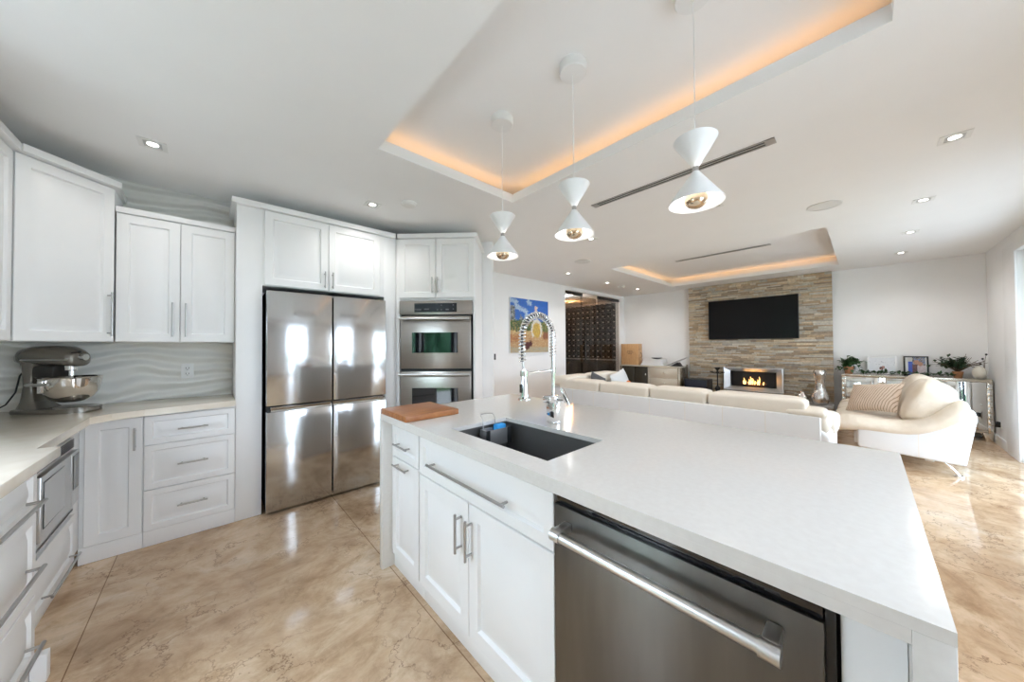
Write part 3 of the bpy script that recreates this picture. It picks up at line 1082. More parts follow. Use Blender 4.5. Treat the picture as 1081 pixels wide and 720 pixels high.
# sink caddy with a sponge
t = thing('sink_caddy', 'small grey sponge caddy hooked over the far end of the sink', 'caddy', (1.075, 1.305, 0.80))
m = MB()
m.box(-0.065, 0.085, -0.030, -0.024, 0.005, 0.085, 0.002)
m.box(-0.065, 0.085, 0.024, 0.030, 0.005, 0.085, 0.002)
m.box(-0.065, -0.059, -0.024, 0.024, 0.005, 0.085, 0.002)
m.box(0.079, 0.085, -0.024, 0.024, 0.005, 0.085, 0.002)
m.box(-0.059, 0.079, -0.024, 0.024, 0.005, 0.011)
m.build('tray', MT['caddy'], t)
for x in (-0.060, 0.080):
    MB().box(x - 0.012, x + 0.012, -0.034, -0.0305, 0.0, 0.088, 0.001).build('corner_guard', MT['black'], t)
m = MB()
m.tube([(-0.045, 0.027, 0.085), (-0.045, 0.033, 0.135), (-0.045, 0.050, 0.150), (-0.03, 0.072, 0.150), (0.02, 0.072, 0.150), (0.035, 0.050, 0.150), (0.035, 0.033, 0.135), (0.035, 0.027, 0.085)], 0.0025, 8)
m.build('hook', MT['nickel'], t)
t = tag(MB().box(0, 0.062, 0, 0.040, 0, 0.092, 0.010, seg=3).build('sponge', MT['blue'], None, (1.085, 1.285, 0.812)), 'bright blue sponge standing in the sink caddy', 'sponge')

# cutting board
t = tag(MB().box(0, 0.325, 0, 0.335, 0, 0.031, 0.004).build('cutting_board', MT['board'], None, (0.742, 1.612, 0.9148)), 'reddish wooden cutting board lying on the far corner of the island', 'cutting board')

# faucet (arch lies in the x-z plane)
FY = 1.094
t = thing('kitchen_faucet', 'chrome pull-down spring faucet standing behind the island sink', 'faucet', (1.30, FY, 0.9145))
MB().box(-0.026, 0.026, -0.026, 0.026, 0, 0.006, 0.002).build('base_plate', MT['chrome'], t)
MB().box(-0.025, 0.025, -0.025, 0.025, 0.006, 0.105, 0.002).build('body', MT['chrome'], t)
m = MB().prism([(-0.055, -0.024), (0.026, -0.024), (0.040, 0.0), (0.026, 0.024), (-0.055, 0.024)], 0.1055, 0.138, 0.003)
m.build('valve_block', MT['chrome'], t)
m = MB()
m.cyl((0.020, -0.020, 0.122), (0.030, -0.044, 0.122), 0.017, seg=18)
o = m.build('lever_hub', MT['chrome'], t)
m = MB().box(-0.013, 0.013, -0.007, 0.007, -0.045, 0.050, 0.004)
o = m.build('lever', MT['chrome'], t, (0.036, -0.052, 0.132))
o.rotation_euler = (math.radians(-22), math.radians(-8), math.radians(24))
MB().cyl((0, 0, 0.138), (0, 0, 0.47), 0.0095, seg=16).build('riser', MT['chrome'], t)
ax, az, top = -0.105, 0.44, 0.55
arc = [(0.0, 0.0, 0.34)]
for k in range(0, 25):
    a = PI * k / 24
    arc.append((ax + 0.105 * math.cos(a) - 0.012 * (k / 24), 0, 0.44 + 0.105 * math.sin(a)))
for zz in (0.40, 0.36, 0.32):
    arc.append((-0.222 + 0.0 , 0, zz))
MB().tube(arc, 0.006, 10).build('hose', MT['rubber'], t)
# spring coil round the hose
pts = [Vector(p) for p in arc]
seg = [0.0]
for a, b in zip(pts, pts[1:]):
    seg.append(seg[-1] + (b - a).length)
def along(s):
    for i in range(len(pts) - 1):
        if s <= seg[i + 1]:
            f = (s - seg[i]) / (seg[i + 1] - seg[i])
            return pts[i].lerp(pts[i + 1], f), (pts[i + 1] - pts[i]).normalized()
    return pts[-1], (pts[-1] - pts[-2]).normalized()
coil = []
turns, per = 36, 10
for i in range(turns * per + 1):
    p, d = along(seg[-1] * i / (turns * per))
    n1 = Vector((0, 1, 0))
    n2 = d.cross(n1)
    a = 2 * PI * i / per
    coil.append(p + (n1 * math.cos(a) + n2 * math.sin(a)) * 0.0150)
MB().tube(coil, 0.0032, 6).build('spring', MT['chrome'], t)
m = MB()
m.tube([(-0.222, 0, 0.34), (-0.215, 0, 0.30), (-0.21, 0, 0.275)], 0.005, 8)
m.build('hose_tail', MT['nickel'], t)
m = MB()
m.lathe([(0.0, 0.285), (0.010, 0.285), (0.013, 0.275), (0.013, 0.24), (0.016, 0.235), (0.017, 0.17), (0.020, 0.155), (0.031, 0.148), (0.031, 0.140), (0.0, 0.140)], (-0.21, 0, 0), 24)
h = m.build('spray_head', MT['chrome'], t)
MB().box(-0.236, -0.226, -0.006, 0.006, 0.175, 0.215, 0.002).build('spray_button', MT['black'], h)
m = MB()
m.cyl((0.0, 0, 0.268), (-0.205, 0, 0.264), 0.0055, seg=10)
m.cyl((-0.21, 0, 0.252), (-0.21, 0, 0.276), 0.019, seg=20)
m.cyl((0, 0, 0.255), (0, 0, 0.281), 0.014, seg=16)
m.build('holder_arm', MT['chrome'], t)

# ================================================================== COUNTER ITEMS
# stand mixer, local x = towards the bowl
t = thing('stand_mixer', 'pewter stand mixer with a polished steel bowl in the worktop corner', 'stand mixer', (-0.70, 3.44, 0.9145), math.radians(-33))
m = MB()
foot = []
for k in range(21):
    a = -PI / 2 + PI * k / 20
    foot.append((0.085 + 0.125 * math.cos(a), 0.105 * math.sin(a)))
foot += [(-0.150, 0.085), (-0.165, 0.06), (-0.165, -0.06), (-0.150, -0.085)]
m.prism(foot, 0.0, 0.030, 0.010)
m.build('base', MT['mixer'], t)
m = MB()
rings = []
for z, xa, xb, hw in ((0.028, -0.158, -0.015, 0.075), (0.07, -0.145, -0.065, 0.058), (0.16, -0.132, -0.075, 0.052), (0.25, -0.135, -0.070, 0.055), (0.30, -0.146, -0.05, 0.06), (0.335, -0.152, -0.02, 0.062)):
    ring = []
    for k in range(24):
        a = 2 * PI * k / 24
        cxm, hx = (xa + xb) / 2, (xb - xa) / 2
        ring.append(m.bm.verts.new((cxm + hx * math.copysign(abs(math.cos(a)) ** 0.6, math.cos(a)), hw * math.copysign(abs(math.sin(a)) ** 0.6, math.sin(a)), z)))
    rings.append(ring)
for Aq, Bq in zip(rings, rings[1:]):
    for i in range(24):
        j = (i + 1) % 24
        m.bm.faces.new((Aq[i], Aq[j], Bq[j], Bq[i]))
m.bm.faces.new(list(reversed(rings[0])))
m.bm.faces.new(rings[-1])
m.build('column', MT['mixer'], t)
m = MB()
rings = []
for x, hz0, hz1, hw in ((-0.172, 0.325, 0.342, 0.02), (-0.167, 0.303, 0.370, 0.050), (-0.14, 0.297, 0.396, 0.066), (-0.085, 0.293, 0.411, 0.074), (0.0, 0.288, 0.415, 0.076), (0.07, 0.283, 0.408, 0.074), (0.10, 0.281, 0.392, 0.068), (0.122, 0.284, 0.374, 0.058), (0.128, 0.292, 0.360, 0.048)):
    ring = []
    for k in range(28):
        a = 2 * PI * k / 28
        zc, hh = (hz0 + hz1) / 2, (hz1 - hz0) / 2
        ring.append(m.bm.verts.new((x, hw * math.copysign(abs(math.cos(a)) ** 0.75, math.cos(a)), zc + hh * math.copysign(abs(math.sin(a)) ** 0.75, math.sin(a)))))
    rings.append(ring)
for Aq, Bq in zip(rings, rings[1:]):
    for i in range(28):
        j = (i + 1) % 28
        m.bm.faces.new((Aq[i], Aq[j], Bq[j], Bq[i]))
m.bm.faces.new(rings[0])
m.bm.faces.new(list(reversed(rings[-1])))
hd = m.build('motor_head', MT['mixer'], t, angle=60)
m = MB()
m.box(-0.11, 0.115, -0.0772, 0.0772, 0.322, 0.330, 0.002)
m.build('trim_band', MT['steel_light'], hd)
m = MB().cyl((0.126, 0, 0.340), (0.150, 0, 0.340), 0.022, 0.020, 20)
hub = m.build('attachment_hub', MT['chrome'], t)
m = MB().cyl((0.110, -0.040, 0.368), (0.160, -0.050, 0.372), 0.006, seg=10)
m.puff((0.165, -0.052, 0.373), (0.020, 0.020, 0.020), 1.0, seg=12, rings=8)
m.build('hub_knob', MT['black'], t)
m = MB().lathe([(0.0, 0.0), (0.032, 0.0), (0.030, -0.030), (0.014, -0.036), (0.014, -0.070), (0.0, -0.070)], (0.075, 0, 0.290), 24)
m.build('planetary', MT['chrome'], t)
m = MB()
m.cyl((0.075, 0, 0.22), (0.075, 0, 0.150), 0.008, seg=10)
m.tube([(0.075 + 0.045 * math.cos(a), 0, 0.135 + 0.045 * math.sin(a)) for a in [2 * PI * k / 20 for k in range(20)]], 0.005, 6)
m.build('beater', MT['steel_light'], t)
m = MB()
m.lathe([(0.0, 0.062), (0.045, 0.062), (0.055, 0.066), (0.090, 0.090), (0.112, 0.125), (0.122, 0.165), (0.126, 0.212), (0.130, 0.216), (0.126, 0.219), (0.123, 0.214), (0.118, 0.165), (0.108, 0.127), (0.086, 0.095), (0.0, 0.068)], (0.075, 0, 0), 40)
bw = m.build('bowl', MT['bowl'], t)
m = MB()
m.box(0.040, 0.062, -0.140, -0.124, 0.130, 0.205, 0.004)
m.build('bowl_handle', MT['chrome'], bw)
m = MB()
for s in (-1, 1):
    m.tube([(-0.085, s * 0.045, 0.180), (-0.03, s * 0.120, 0.180), (0.02, s * 0.136, 0.180), (0.090, s * 0.136, 0.180)], 0.009, 8)
m.build('bowl_arm', MT['steel_light'], t)
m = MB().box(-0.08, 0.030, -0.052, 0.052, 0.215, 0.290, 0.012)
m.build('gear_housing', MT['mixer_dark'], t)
m = MB().tube([(-0.134, -0.03, 0.26), (-0.150, -0.035, 0.23), (-0.165, -0.04, 0.13), (-0.19, -0.06, 0.06), (-0.23, -0.10, 0.015), (-0.28, -0.16, 0.006)], 0.004, 8)
m.build('power_cord', MT['black'], t)

# wall outlet on the backsplash
t = thing('wall_outlet', 'white double outlet on the wavy backsplash right of the mixer', 'outlet', (-0.128, YB - 0.0125, 1.125))
MB().box(-0.036, 0.036, -0.006, 0, -0.058, 0.058, 0.002).build('plate', MT['plastic_white'], t)
for s in (-1, 1):
    m = MB()
    m.box(-0.010, -0.007, -0.0075, -0.0062, s * 0.022 - 0.006, s * 0.022 + 0.006)
    m.box(0.007, 0.010, -0.0075, -0.0062, s * 0.022 - 0.006, s * 0.022 + 0.006)
    m.cyl((0, -0.0062, s * 0.022 - 0.012), (0, -0.0075, s * 0.022 - 0.012), 0.003, seg=8)
    m.build('socket', MT['black'], t)

# ================================================================== CEILING FIXTURES
def pendant(x, y, label):
    t = thing('pendant_lamp', label, 'pendant lamp', (x, y, 0), 0, 'white hourglass pendants over the island')
    MB().lathe([(0.0, 2.672), (0.010, 2.672), (0.064, 2.673), (0.068, 2.678), (0.068, 2.7195), (0.0, 2.7195)], (0, 0, 0), 40).build('canopy', MT['lamp_white'], t)
    MB().cyl((0, 0, 2.03), (0, 0, 2.675), 0.0022, seg=8).build('cord', MT['lamp_white'], t)
    MB().lathe([(0.012, 2.004), (0.076, 2.108), (0.0775, 2.111), (0.0755, 2.112), (0.010, 2.008)], (0, 0, 0), 48).build('upper_shade', MT['lamp_white'], t)
    MB().lathe([(0.0, 1.986), (0.0115, 1.986), (0.0115, 2.004), (0.0, 2.004)], (0, 0, 0), 20).build('neck_ring', MT['nickel'], t)
    s = MB().lathe([(0.012, 1.986), (0.098, 1.865), (0.0995, 1.861), (0.097, 1.8605), (0.012, 1.980)], (0, 0, 0), 48).build('lower_shade', MT['lamp_white'], t)
    MB().puff((0, 0, 1.877), (0.084, 0.084, 0.070), 1.0, seg=28, rings=16).build('bulb', MT['bulb_mirror'], t)
    MB().lathe([(0.0, 1.93), (0.018, 1.93), (0.018, 1.905), (0.0, 1.905)], (0, 0, 0), 16).build('socket', MT['lamp_inside'], t)
    light_at('pendant_glow', 'POINT', (0, 0, 1.955), PENDANT_W, (1.0, 0.93, 0.84), 0.012, t)
    return t


pendant(1.325, 1.510, 'white hourglass pendant farthest from the camera, hanging near the oven end of the island')
pendant(1.335, 0.978, 'white hourglass pendant in the middle of the three over the island')
pendant(1.392, 0.440, 'white hourglass pendant nearest the camera, in front of the linear ceiling vent')


def downlight(x, y, label, w=1.0):
    t = thing('recessed_downlight', label, 'downlight', (x, y, CZ), 0, 'square recessed ceiling lights')
    m = MB()
    s, i = 0.062, 0.040
    m.grid_slab([-s, -i, i, s], [-s, -i, i, s], -0.004, 0.0, skip=[(1, 1)])
    m.build('trim', MT['plastic_white'], t)
    MB().box(-i + 0.001, i - 0.001, -i + 0.001, i - 0.001, -0.0015, 0.0).build('reflector', MT['vent_grey'], t)
    MB().lathe([(0.0, -0.003), (0.024, -0.003), (0.026, -0.0018)], (0, 0, 0), 20).build('lens', MT['lens'], t)
    light_at('downlight_beam', 'SPOT', (0, 0, -0.02), DOWNLIGHT_W * w, (1.0, 0.97, 0.94), 0.03, t, math.radians(150))
    return t


downlight(-0.26, 2.93, 'recessed ceiling light over the kitchen corner, left of the island tray', 0.22)
downlight(1.04, 2.906, 'recessed ceiling light in front of the refrigerator cabinets', 0.45)
downlight(3.29, -0.387, 'recessed ceiling light nearest the camera on the right')
downlight(4.53, -0.363, 'second recessed ceiling light from the camera in the right-hand row')
downlight(5.73, -0.363, 'third recessed ceiling light from the camera in the right-hand row')
downlight(6.95, -0.354, 'recessed ceiling light farthest back in the right-hand row, by the mirrored console')
downlight(3.30, 0.896, 'recessed ceiling light just behind the nearest pendant')
downlight(3.254, 2.148, 'recessed ceiling light just behind the middle pendant')
downlight(4.52, 3.454, 'recessed ceiling light in front of the painting wall')
downlight(5.80, 3.464, 'recessed ceiling light in front of the wine cellar doors')
downlight(6.95, 3.402, 'recessed ceiling light in the far corner above the sideboard')


def detector(x, y, label):
    t = thing('smoke_detector', label, 'smoke detector', (x, y, CZ))
    MB().lathe([(0.0, -0.034), (0.030, -0.034), (0.052, -0.026), (0.060, -0.012)], (0, 0, 0), 32).build('cover', MT['plastic_white'], t)
    MB().lathe([(0.0, -0.0125), (0.066, -0.0125), (0.066, 0.0), (0.0, 0.0)], (0, 0, 0), 32).build('base', MT['plastic_white'], t)


detector(1.263, 2.664, 'white round smoke detector in front of the oven cabinet')
detector(6.352, 3.462, 'white round smoke detector in front of the wine cellar')


def speaker(x, y, label):
    t = thing('ceiling_speaker', label, 'speaker', (x, y, CZ))
    MB().lathe([(0.105, -0.006), (0.115, -0.006), (0.118, -0.003), (0.118, 0.0)], (0, 0, 0), 40).build('rim', MT['plastic_white'], t)
    MB().lathe([(0.0, -0.004), (0.105, -0.004), (0.105, -0.001)], (0, 0, 0), 40).build('grille', MT['plastic_white'], t)


speaker(4.04, 0.23, 'round white ceiling speaker right of the nearest pendant')
speaker(4.044, 2.82, 'round white ceiling speaker in front of the painting wall')


def linear_vent(x, y0, y1, z, label, w=0.075):
    t = thing('linear_vent', label, 'vent', (x, (y0 + y1) / 2, z))
    h = (y1 - y0) / 2
    m = MB()
    for a, b in ((-w / 2, -w / 2 + 0.012), (-0.006, 0.006), (w / 2 - 0.012, w / 2)):
        m.box(a, b, -h, h, -0.005, -0.0015)
    for s in (-1, 1):
        m.box(-w / 2, w / 2, s * h - (0.05 if s > 0 else 0), s * h + (0.05 if s < 0 else 0), -0.0055, -0.0016)
    m.build('frame', MT['vent_grey'], t)
    MB().box(-w / 2 + 0.002, w / 2 - 0.002, -h + 0.01, h - 0.01, -0.0014, 0.0).build('slot', MT['black'], t)


linear_vent(2.51, 0.35, 1.63, CZ, 'long two-slot linear ceiling vent behind the pendants')
linear_vent(5.80, 0.88, 2.16, 2.72, 'linear vent inside the living room ceiling tray')


def cove(x0, x1, y0, y1, sides, label):
    t = thing('cove_light', label, 'led strip', (0, 0, CZ + 0.072))
    m = MB()
    for s in sides:
        if s == 'F':      # +x side
            a = (x1 + 0.07, x1 + 0.085, y0, y1)
        elif s == 'L':    # +y side
            a = (x0, x1, y1 + 0.07, y1 + 0.085)
        elif s == 'N':
            a = (x0 - 0.085, x0 - 0.07, y0, y1)
        m.box(*a, 0, 0.008)
        cxm, cym = (a[0] + a[1]) / 2, (a[2] + a[3]) / 2
        ln = max(a[1] - a[0], a[3] - a[2])
        dirv = {'F': (-0.5, 0, 1), 'L': (0, -0.5, 1), 'N': (0.5, 0, 1)}[s]
        o = area_light('cove_glow', (cxm, cym, CZ + 0.085), (0, 0, 1), 0.02, ln, COVE_W * ln, (1.0, 0.52, 0.20))
        o.rotation_euler = (PI, 0, 0) if s in 'FN' else (PI, 0, PI / 2)
    m.build('strip', MT['led'], t)


cove(K0, K1, KA, KB, 'FL', 'amber led strip in the cove of the tray above the island')
cove(T0, T1, TA, TB, 'FL', 'amber led strip in the cove of the living room tray')

# ================================================================== LIVING ROOM WALLS
# ledger stone cladding: 2.25 m wide, individual stones with their own tones
m = MB()
m.box(7.80, XT - 0.001, 0.37, 2.625, 0.0, CZ - 0.002, tone=(0.16, 0.13, 0.10))
tones = [(0.55, 0.42, 0.28), (0.62, 0.50, 0.36), (0.48, 0.37, 0.26), (0.66, 0.58, 0.46), (0.56, 0.52, 0.44), (0.40, 0.32, 0.24), (0.68, 0.57, 0.41), (0.54, 0.40, 0.26), (0.60, 0.56, 0.49), (0.70, 0.64, 0.54)]
rs = random.Random(3)
z = 0.0
while z < CZ - 0.012:
    h = rs.choice((0.018, 0.024, 0.030, 0.038))
    if z + h > CZ - 0.004:
        h = CZ - 0.004 - z
    y = 0.366 - rs.random() * 0.0
    while y < 2.627:
        ln = rs.uniform(0.07, 0.30)
        y2 = min(2.629, y + ln)
        if 2.629 - y2 < 0.06:
            y2 = 2.629
        tn = rs.choice(tones)
        k = rs.uniform(0.85, 1.2)
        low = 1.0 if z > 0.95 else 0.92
        if z + h > 0.478 and z < 0.782 and y2 > 1.115 and y < 1.855:
            spans = [(y, min(y2, 1.115)), (max(y, 1.855), y2)]
        else:
            spans = [(y, y2)]
        dep = rs.random() * 0.028
        for ya, yb_ in spans:
            if yb_ - ya > 0.006:
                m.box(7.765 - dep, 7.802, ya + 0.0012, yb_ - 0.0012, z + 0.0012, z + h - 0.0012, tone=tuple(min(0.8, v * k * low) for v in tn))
        y = y2
    z += h
struct(m.build('wall_stone', MT['stone'], recalc=True))

# hearth bench below the fireplace
t = thing('hearth', 'low stone hearth bench running along the foot of the stone wall', 'hearth', (7.3, 0.37, 0))
m = MB()
rs = random.Random(5)
m.box(0.02, 0.425, 0.01, 2.24, 0.0, 0.262, tone=(0.16, 0.13, 0.1))
z = 0.0
while z < 0.25:
    y = 0.0
    h = 0.052
    while y < 2.25:
        y2 = min(2.25, y + rs.uniform(0.12, 0.4))
        k = rs.uniform(0.8, 1.1)
        m.box(rs.uniform(0.0, 0.018), 0.03, y + 0.001, y2 - 0.001, z + 0.001, z + h - 0.001, tone=tuple(v * k for v in rs.choice(tones)))
        y = y2
    z += h
m.build('stone_base', MT['stone'], t)
MB().box(-0.02, 0.425, -0.01, 2.26, 0.263, 0.30, 0.004).build('slab', MT['hearth'], t)

# fireplace with chrome bevelled surround
FX = 7.735
t = thing('fireplace', 'lit fireplace with a wide angled chrome surround in the stone wall', 'fireplace', (FX, 1.485, 0.63))
m = MB()
oy, oz, iy, iz = 0.47, 0.228, 0.365, 0.150
loops = [(oy, oz, 0.0), (oy, oz, -0.11), (oy - 0.012, oz - 0.012, -0.115), (iy, iz, -0.035), (iy, iz, 0.0)]
# frame is built of four bevelled sides
for (sy, sz) in ((1, 0), (-1, 0), (0, 1), (0, -1)):
    q = MB()
    prev = None
    for ay, az2, ax2 in loops:
        if sy:
            pr = [q.bm.verts.new((ax2, sy * ay, -az2)), q.bm.verts.new((ax2, sy * ay, az2))]
        else:
            pr = [q.bm.verts.new((ax2, -ay, sz * az2)), q.bm.verts.new((ax2, ay, sz * az2))]
        if prev:
            q.bm.faces.new((prev[0], prev[1], pr[1], pr[0]))
        prev = pr
    q.build('frame_side', MT['chrome_satin'], t, recalc=True)
m.bm.free()
q = MB()
q.box(0.056, 0.062, -iy, iy, -iz, iz)
q.box(-0.034, 0.056, -iy - 0.004, -iy, -iz, iz)
q.box(-0.034, 0.056, iy, iy + 0.004, -iz, iz)
q.box(-0.034, 0.056, -iy, iy, -iz - 0.002, -iz)
q.box(-0.034, 0.056, -iy, iy, iz, iz + 0.001)
q.build('firebox', MT['black'], t)
q = MB()
rl = random.Random(2)
for k in range(10):
    y = -0.13 + 0.028 * k + rl.uniform(-0.02, 0.02)
    zz = -0.130 + rl.uniform(0, 0.05)
    q.tube([(0.010 + rl.uniform(-0.012, 0.012), y - 0.10, zz), (0.012, y, zz + rl.uniform(-0.015, 0.02)), (0.016, y + 0.08, zz + rl.uniform(-0.02, 0.03))], 0.014, 7)
q.build('logs', MT['ember'], t)
q = MB()
qc = MB()
for y, h, wv in ((0.145, 0.12, 0.014), (0.12, 0.07, 0.013), (0.06, 0.10, 0.014), (0.035, 0.15, 0.017), (0.005, 0.12, 0.016), (-0.03, 0.08, 0.013), (-0.075, 0.10, 0.014), (-0.10, 0.155, 0.013), (-0.165, 0.06, 0.012)):
    for mm, sc in ((q, 1.0), (qc, 0.55)):
        pts_ = [(0.0 - (0.006 if sc < 1 else 0), y, -0.10), (-0.001, y + 0.006, -0.10 + h * sc * 0.35), (0.0, y - 0.008, -0.10 + h * sc * 0.7), (0.001, y + 0.006, -0.10 + h * sc)]
        mm.tube(pts_, 0.01, 8, [wv * 0.6 * sc, wv * sc, wv * 0.55 * sc, 0.001])
q.build('flames', MT['flame'], t)
qc.build('flame_core', MT['flame_core'], t)

# television
t = thing('television', 'large black flat-screen television mounted on the stone wall', 'television', (7.70, 1.507, 1.806))
MB().box(-0.02, 0.012, -0.715, 0.715, -0.398, 0.398, 0.004).build('housing', MT['black'], t)
MB().box(-0.0225, -0.0205, -0.703, 0.703, -0.383, 0.388).build('screen', MT['tv'], t)
MB().box(0.012, 0.06, -0.25, 0.25, -0.2, 0.2).build('wall_mount', MT['black'], t)

# painting: loose dabs of colour on canvas (sky, trees, pale grotto, sandy ground)
t = thing('painting', 'colourful unframed canvas on the wall behind the faucet', 'painting', (4.33, YL - 0.001, 1.67))
MB().box(-0.502, 0.502, -0.030, -0.001, -0.488, 0.488, 0.002).build('canvas', MT['paper'], t)
m = MB()
rp = random.Random(11)
nu, nv = 84, 80
def paint(u, v):
    """u to the right, v up, both 0..1"""
    j = lambda a: rp.uniform(-a, a)
    du, dv = u + j(0.02), v + j(0.02)
    col = None
    if dv > 0.60:
        col = (0.02 + 0.02 * rp.random(), 0.11 + 0.05 * rp.random(), 0.42 + 0.14 * rp.random())
        if du < 0.62 and dv < 0.88 and math.sin(du * 26) > 0.1 and dv < 0.72 + 0.14 * math.sin(du * 9 + 1):
            col = rp.choice([(0.12, 0.13, 0.14), (0.25, 0.27, 0.27), (0.06, 0.08, 0.06), (0.40, 0.42, 0.42)])
        elif du < 0.55 and math.sin(du * 13 + dv * 21) + 0.6 * math.sin(dv * 47 + du * 5) > 0.35:
            col = rp.choice([(0.30, 0.44, 0.64), (0.42, 0.54, 0.68)])
    elif dv > 0.40:
        col = rp.choice([(0.03, 0.08, 0.02), (0.07, 0.13, 0.03), (0.14, 0.18, 0.05), (0.05, 0.07, 0.05)])
        if rp.random() < 0.15:
            col = (0.45, 0.30, 0.12)
    elif dv > 0.10:
        col = rp.choice([(0.48, 0.28, 0.13), (0.55, 0.34, 0.17), (0.42, 0.22, 0.10), (0.58, 0.42, 0.24)])
        if dv > 0.33 and rp.random() < 0.4:
            col = (0.62, 0.48, 0.2)
        if du < 0.22 and 0.2 < dv < 0.33:
            col = rp.choice([(0.33, 0.12, 0.06), (0.5, 0.26, 0.1)])
        if du > 0.85 and 0.25 < dv:
            col = (0.26, 0.10, 0.05)
    else:
        col = rp.choice([(0.45, 0.40, 0.30), (0.52, 0.36, 0.18), (0.36, 0.34, 0.26)])
    # pale arch with a golden figure, small tower above, dark fruit-like dabs below
    ax_, av = (du - 0.67) / 0.15, (dv - 0.42) / 0.22
    rr = ax_ * ax_ + av * av
    if av > -0.6 and rr < 1.0:
        col = rp.choice([(0.62, 0.60, 0.52), (0.70, 0.68, 0.62)]) if rr > 0.5 else rp.choice([(0.60, 0.36, 0.06), (0.66, 0.48, 0.12), (0.40, 0.27, 0.07)])
    if abs(du - 0.66) < 0.035 and 0.72 < dv < 0.88:
        col = rp.choice([(0.60, 0.44, 0.38), (0.66, 0.58, 0.54)])
    if (du - 0.42) ** 2 + (dv - 0.12) ** 2 < 0.005 or (du - 0.50) ** 2 + (dv - 0.17) ** 2 < 0.003:
        col = (0.09, 0.02, 0.02)
    return col
for i in range(nu):
    for j in range(nv):
        u0, u1 = -0.5 + i / nu, -0.5 + (i + 1) / nu
        v0, v1 = -0.486 + 0.972 * j / nv, -0.486 + 0.972 * (j + 1) / nv
        m.quad([(u0, -0.0312, v0), (u1, -0.0312, v0), (u1, -0.0312, v1), (u0, -0.0312, v1)], paint((i + 0.5) / nu, (j + 0.5) / nv))
m.build('painted_scene', MT['paint'], t, recalc=False)

t = thing('wall_switch', 'small black switch on the white wall left of the painting', 'switch', (3.49, YL - 0.001, 1.125))
MB().box(-0.030, 0.030, -0.008, 0, -0.050, 0.050, 0.003).build('plate', MT['black'], t)
MB().box(-0.012, 0.012, -0.013, -0.0082, -0.025, 0.025, 0.002).build('rocker', MT['rubber'], t)

# ================================================================== WINE CELLAR
struct(MB().box(4.6, 8.35, YL + 0.12, 6.9, -0.06, 0.0).build('floor_cellar', MT['floor']))
struct(MB().box(4.6, 8.35, YL + 0.12, 6.9, CZ, CZ + 0.05).build('ceiling_cellar', MT['ceiling']))
struct(MB().box(8.25, 8.35, YL + 0.121, 6.9, 0, CZ - 0.001).build('wall_cellar_right', MT['cellar']))
struct(MB().box(4.6, 8.249, 6.8, 6.9, 0, CZ - 0.001).build('wall_cellar_back', MT['cellar']))
struct(MB().box(4.5, 4.6, YL + 0.121, 6.9, 0, CZ - 0.001).build('wall_cellar_left', MT['cellar']))


def cellar_door(x0, x1, y, label, rail, handle=None):
    t = thing('sliding_glass_door', label, 'glass door', (x0, y, 0))
    w = x1 - x0
    MB().box(0.0, w, -0.005, 0.005, 0.012, 2.392, 0.001).build('glass_panel', MT['glass_smoke'], t)
    if rail:
        MB().box(0.0, w, -0.018, 0.018, 2.393, 2.455, 0.002).build('top_rail', MT['black'], t)
    MB().box(0.0, w, -0.012, 0.012, 0.0, 0.0115).build('bottom_guide', MT['black'], t)
    if handle is not None:
        q = MB().cyl((handle, -0.04, 0.93), (handle, -0.04, 1.42), 0.016, seg=12)
        for zz in (1.0, 1.35):
            q.cyl((handle, -0.0055, zz), (handle, -0.04, zz), 0.010, seg=8)
        q.build('pull_handle', MT['black'], t)
    return t


cellar_door(5.42, 6.05, YL + 0.03, 'left smoked glass cellar panel with a black top rail', True)
cellar_door(6.055, 6.66, YL + 0.075, 'middle smoked glass cellar door with a black vertical pull', False, 0.12)
cellar_door(6.665, 7.62, YL + 0.03, 'right smoked glass cellar panel nearest the sideboard, with a black top rail', True)

t = thing('cellar_fill_light', 'added round fill light on the wine cellar ceiling near the glass', 'fill light', (6.4, 5.0, CZ))
MB().lathe([(0.0, -0.03), (0.09, -0.03), (0.11, -0.012), (0.11, 0.0)], (0, 0, 0), 28).build('diffuser', MT['lamp_inside'], t)
light_at('cellar_fill', 'POINT', (0, 0, -0.10), 22.0, (1.0, 0.95, 0.9), 0.08, t)  # added neutral fill that brightens the dim cellar behind the glass

# rack along the cellar's right wall with bottles lying neck-out
t = thing('wine_rack', 'dark wooden wine rack covering the wall inside the glass cellar', 'wine rack', (7.95, 4.46, 0))
NB_Y, NB_Z = 11, 9
q = MB()
for k in range(NB_Y + 1):
    q.box(0.0, 0.29, k * 0.165, k * 0.165 + 0.018, 0, 2.45)
q.build('upright', MT['rack'], t)
q = MB()
for k in range(NB_Z + 1):
    z = 0.95 + k * 0.158
    for a in range(NB_Y):
        q.box(0.02, 0.29, a * 0.165 + 0.019, a * 0.165 + 0.164, z - 0.012, z)
q.build('shelf', MT['rack'], t)
q = MB()
q.box(-0.06, 0.29, 0.019, 0.0 + NB_Y * 0.165, 0.0, 0.90)
q.build('cupboard', MT['rack'], t)
q = MB()
q.box(-0.10, 0.29, 0.0, NB_Y * 0.165 + 0.018, 0.901, 0.925)
q.build('counter', MT['vent_grey'], t)
BPROF = [(0.0, -0.085), (0.014, -0.085), (0.0145, -0.05), (0.014, 0.0), (0.034, 0.05), (0.0375, 0.08), (0.0375, 0.20), (0.0, 0.20)]
proto = None
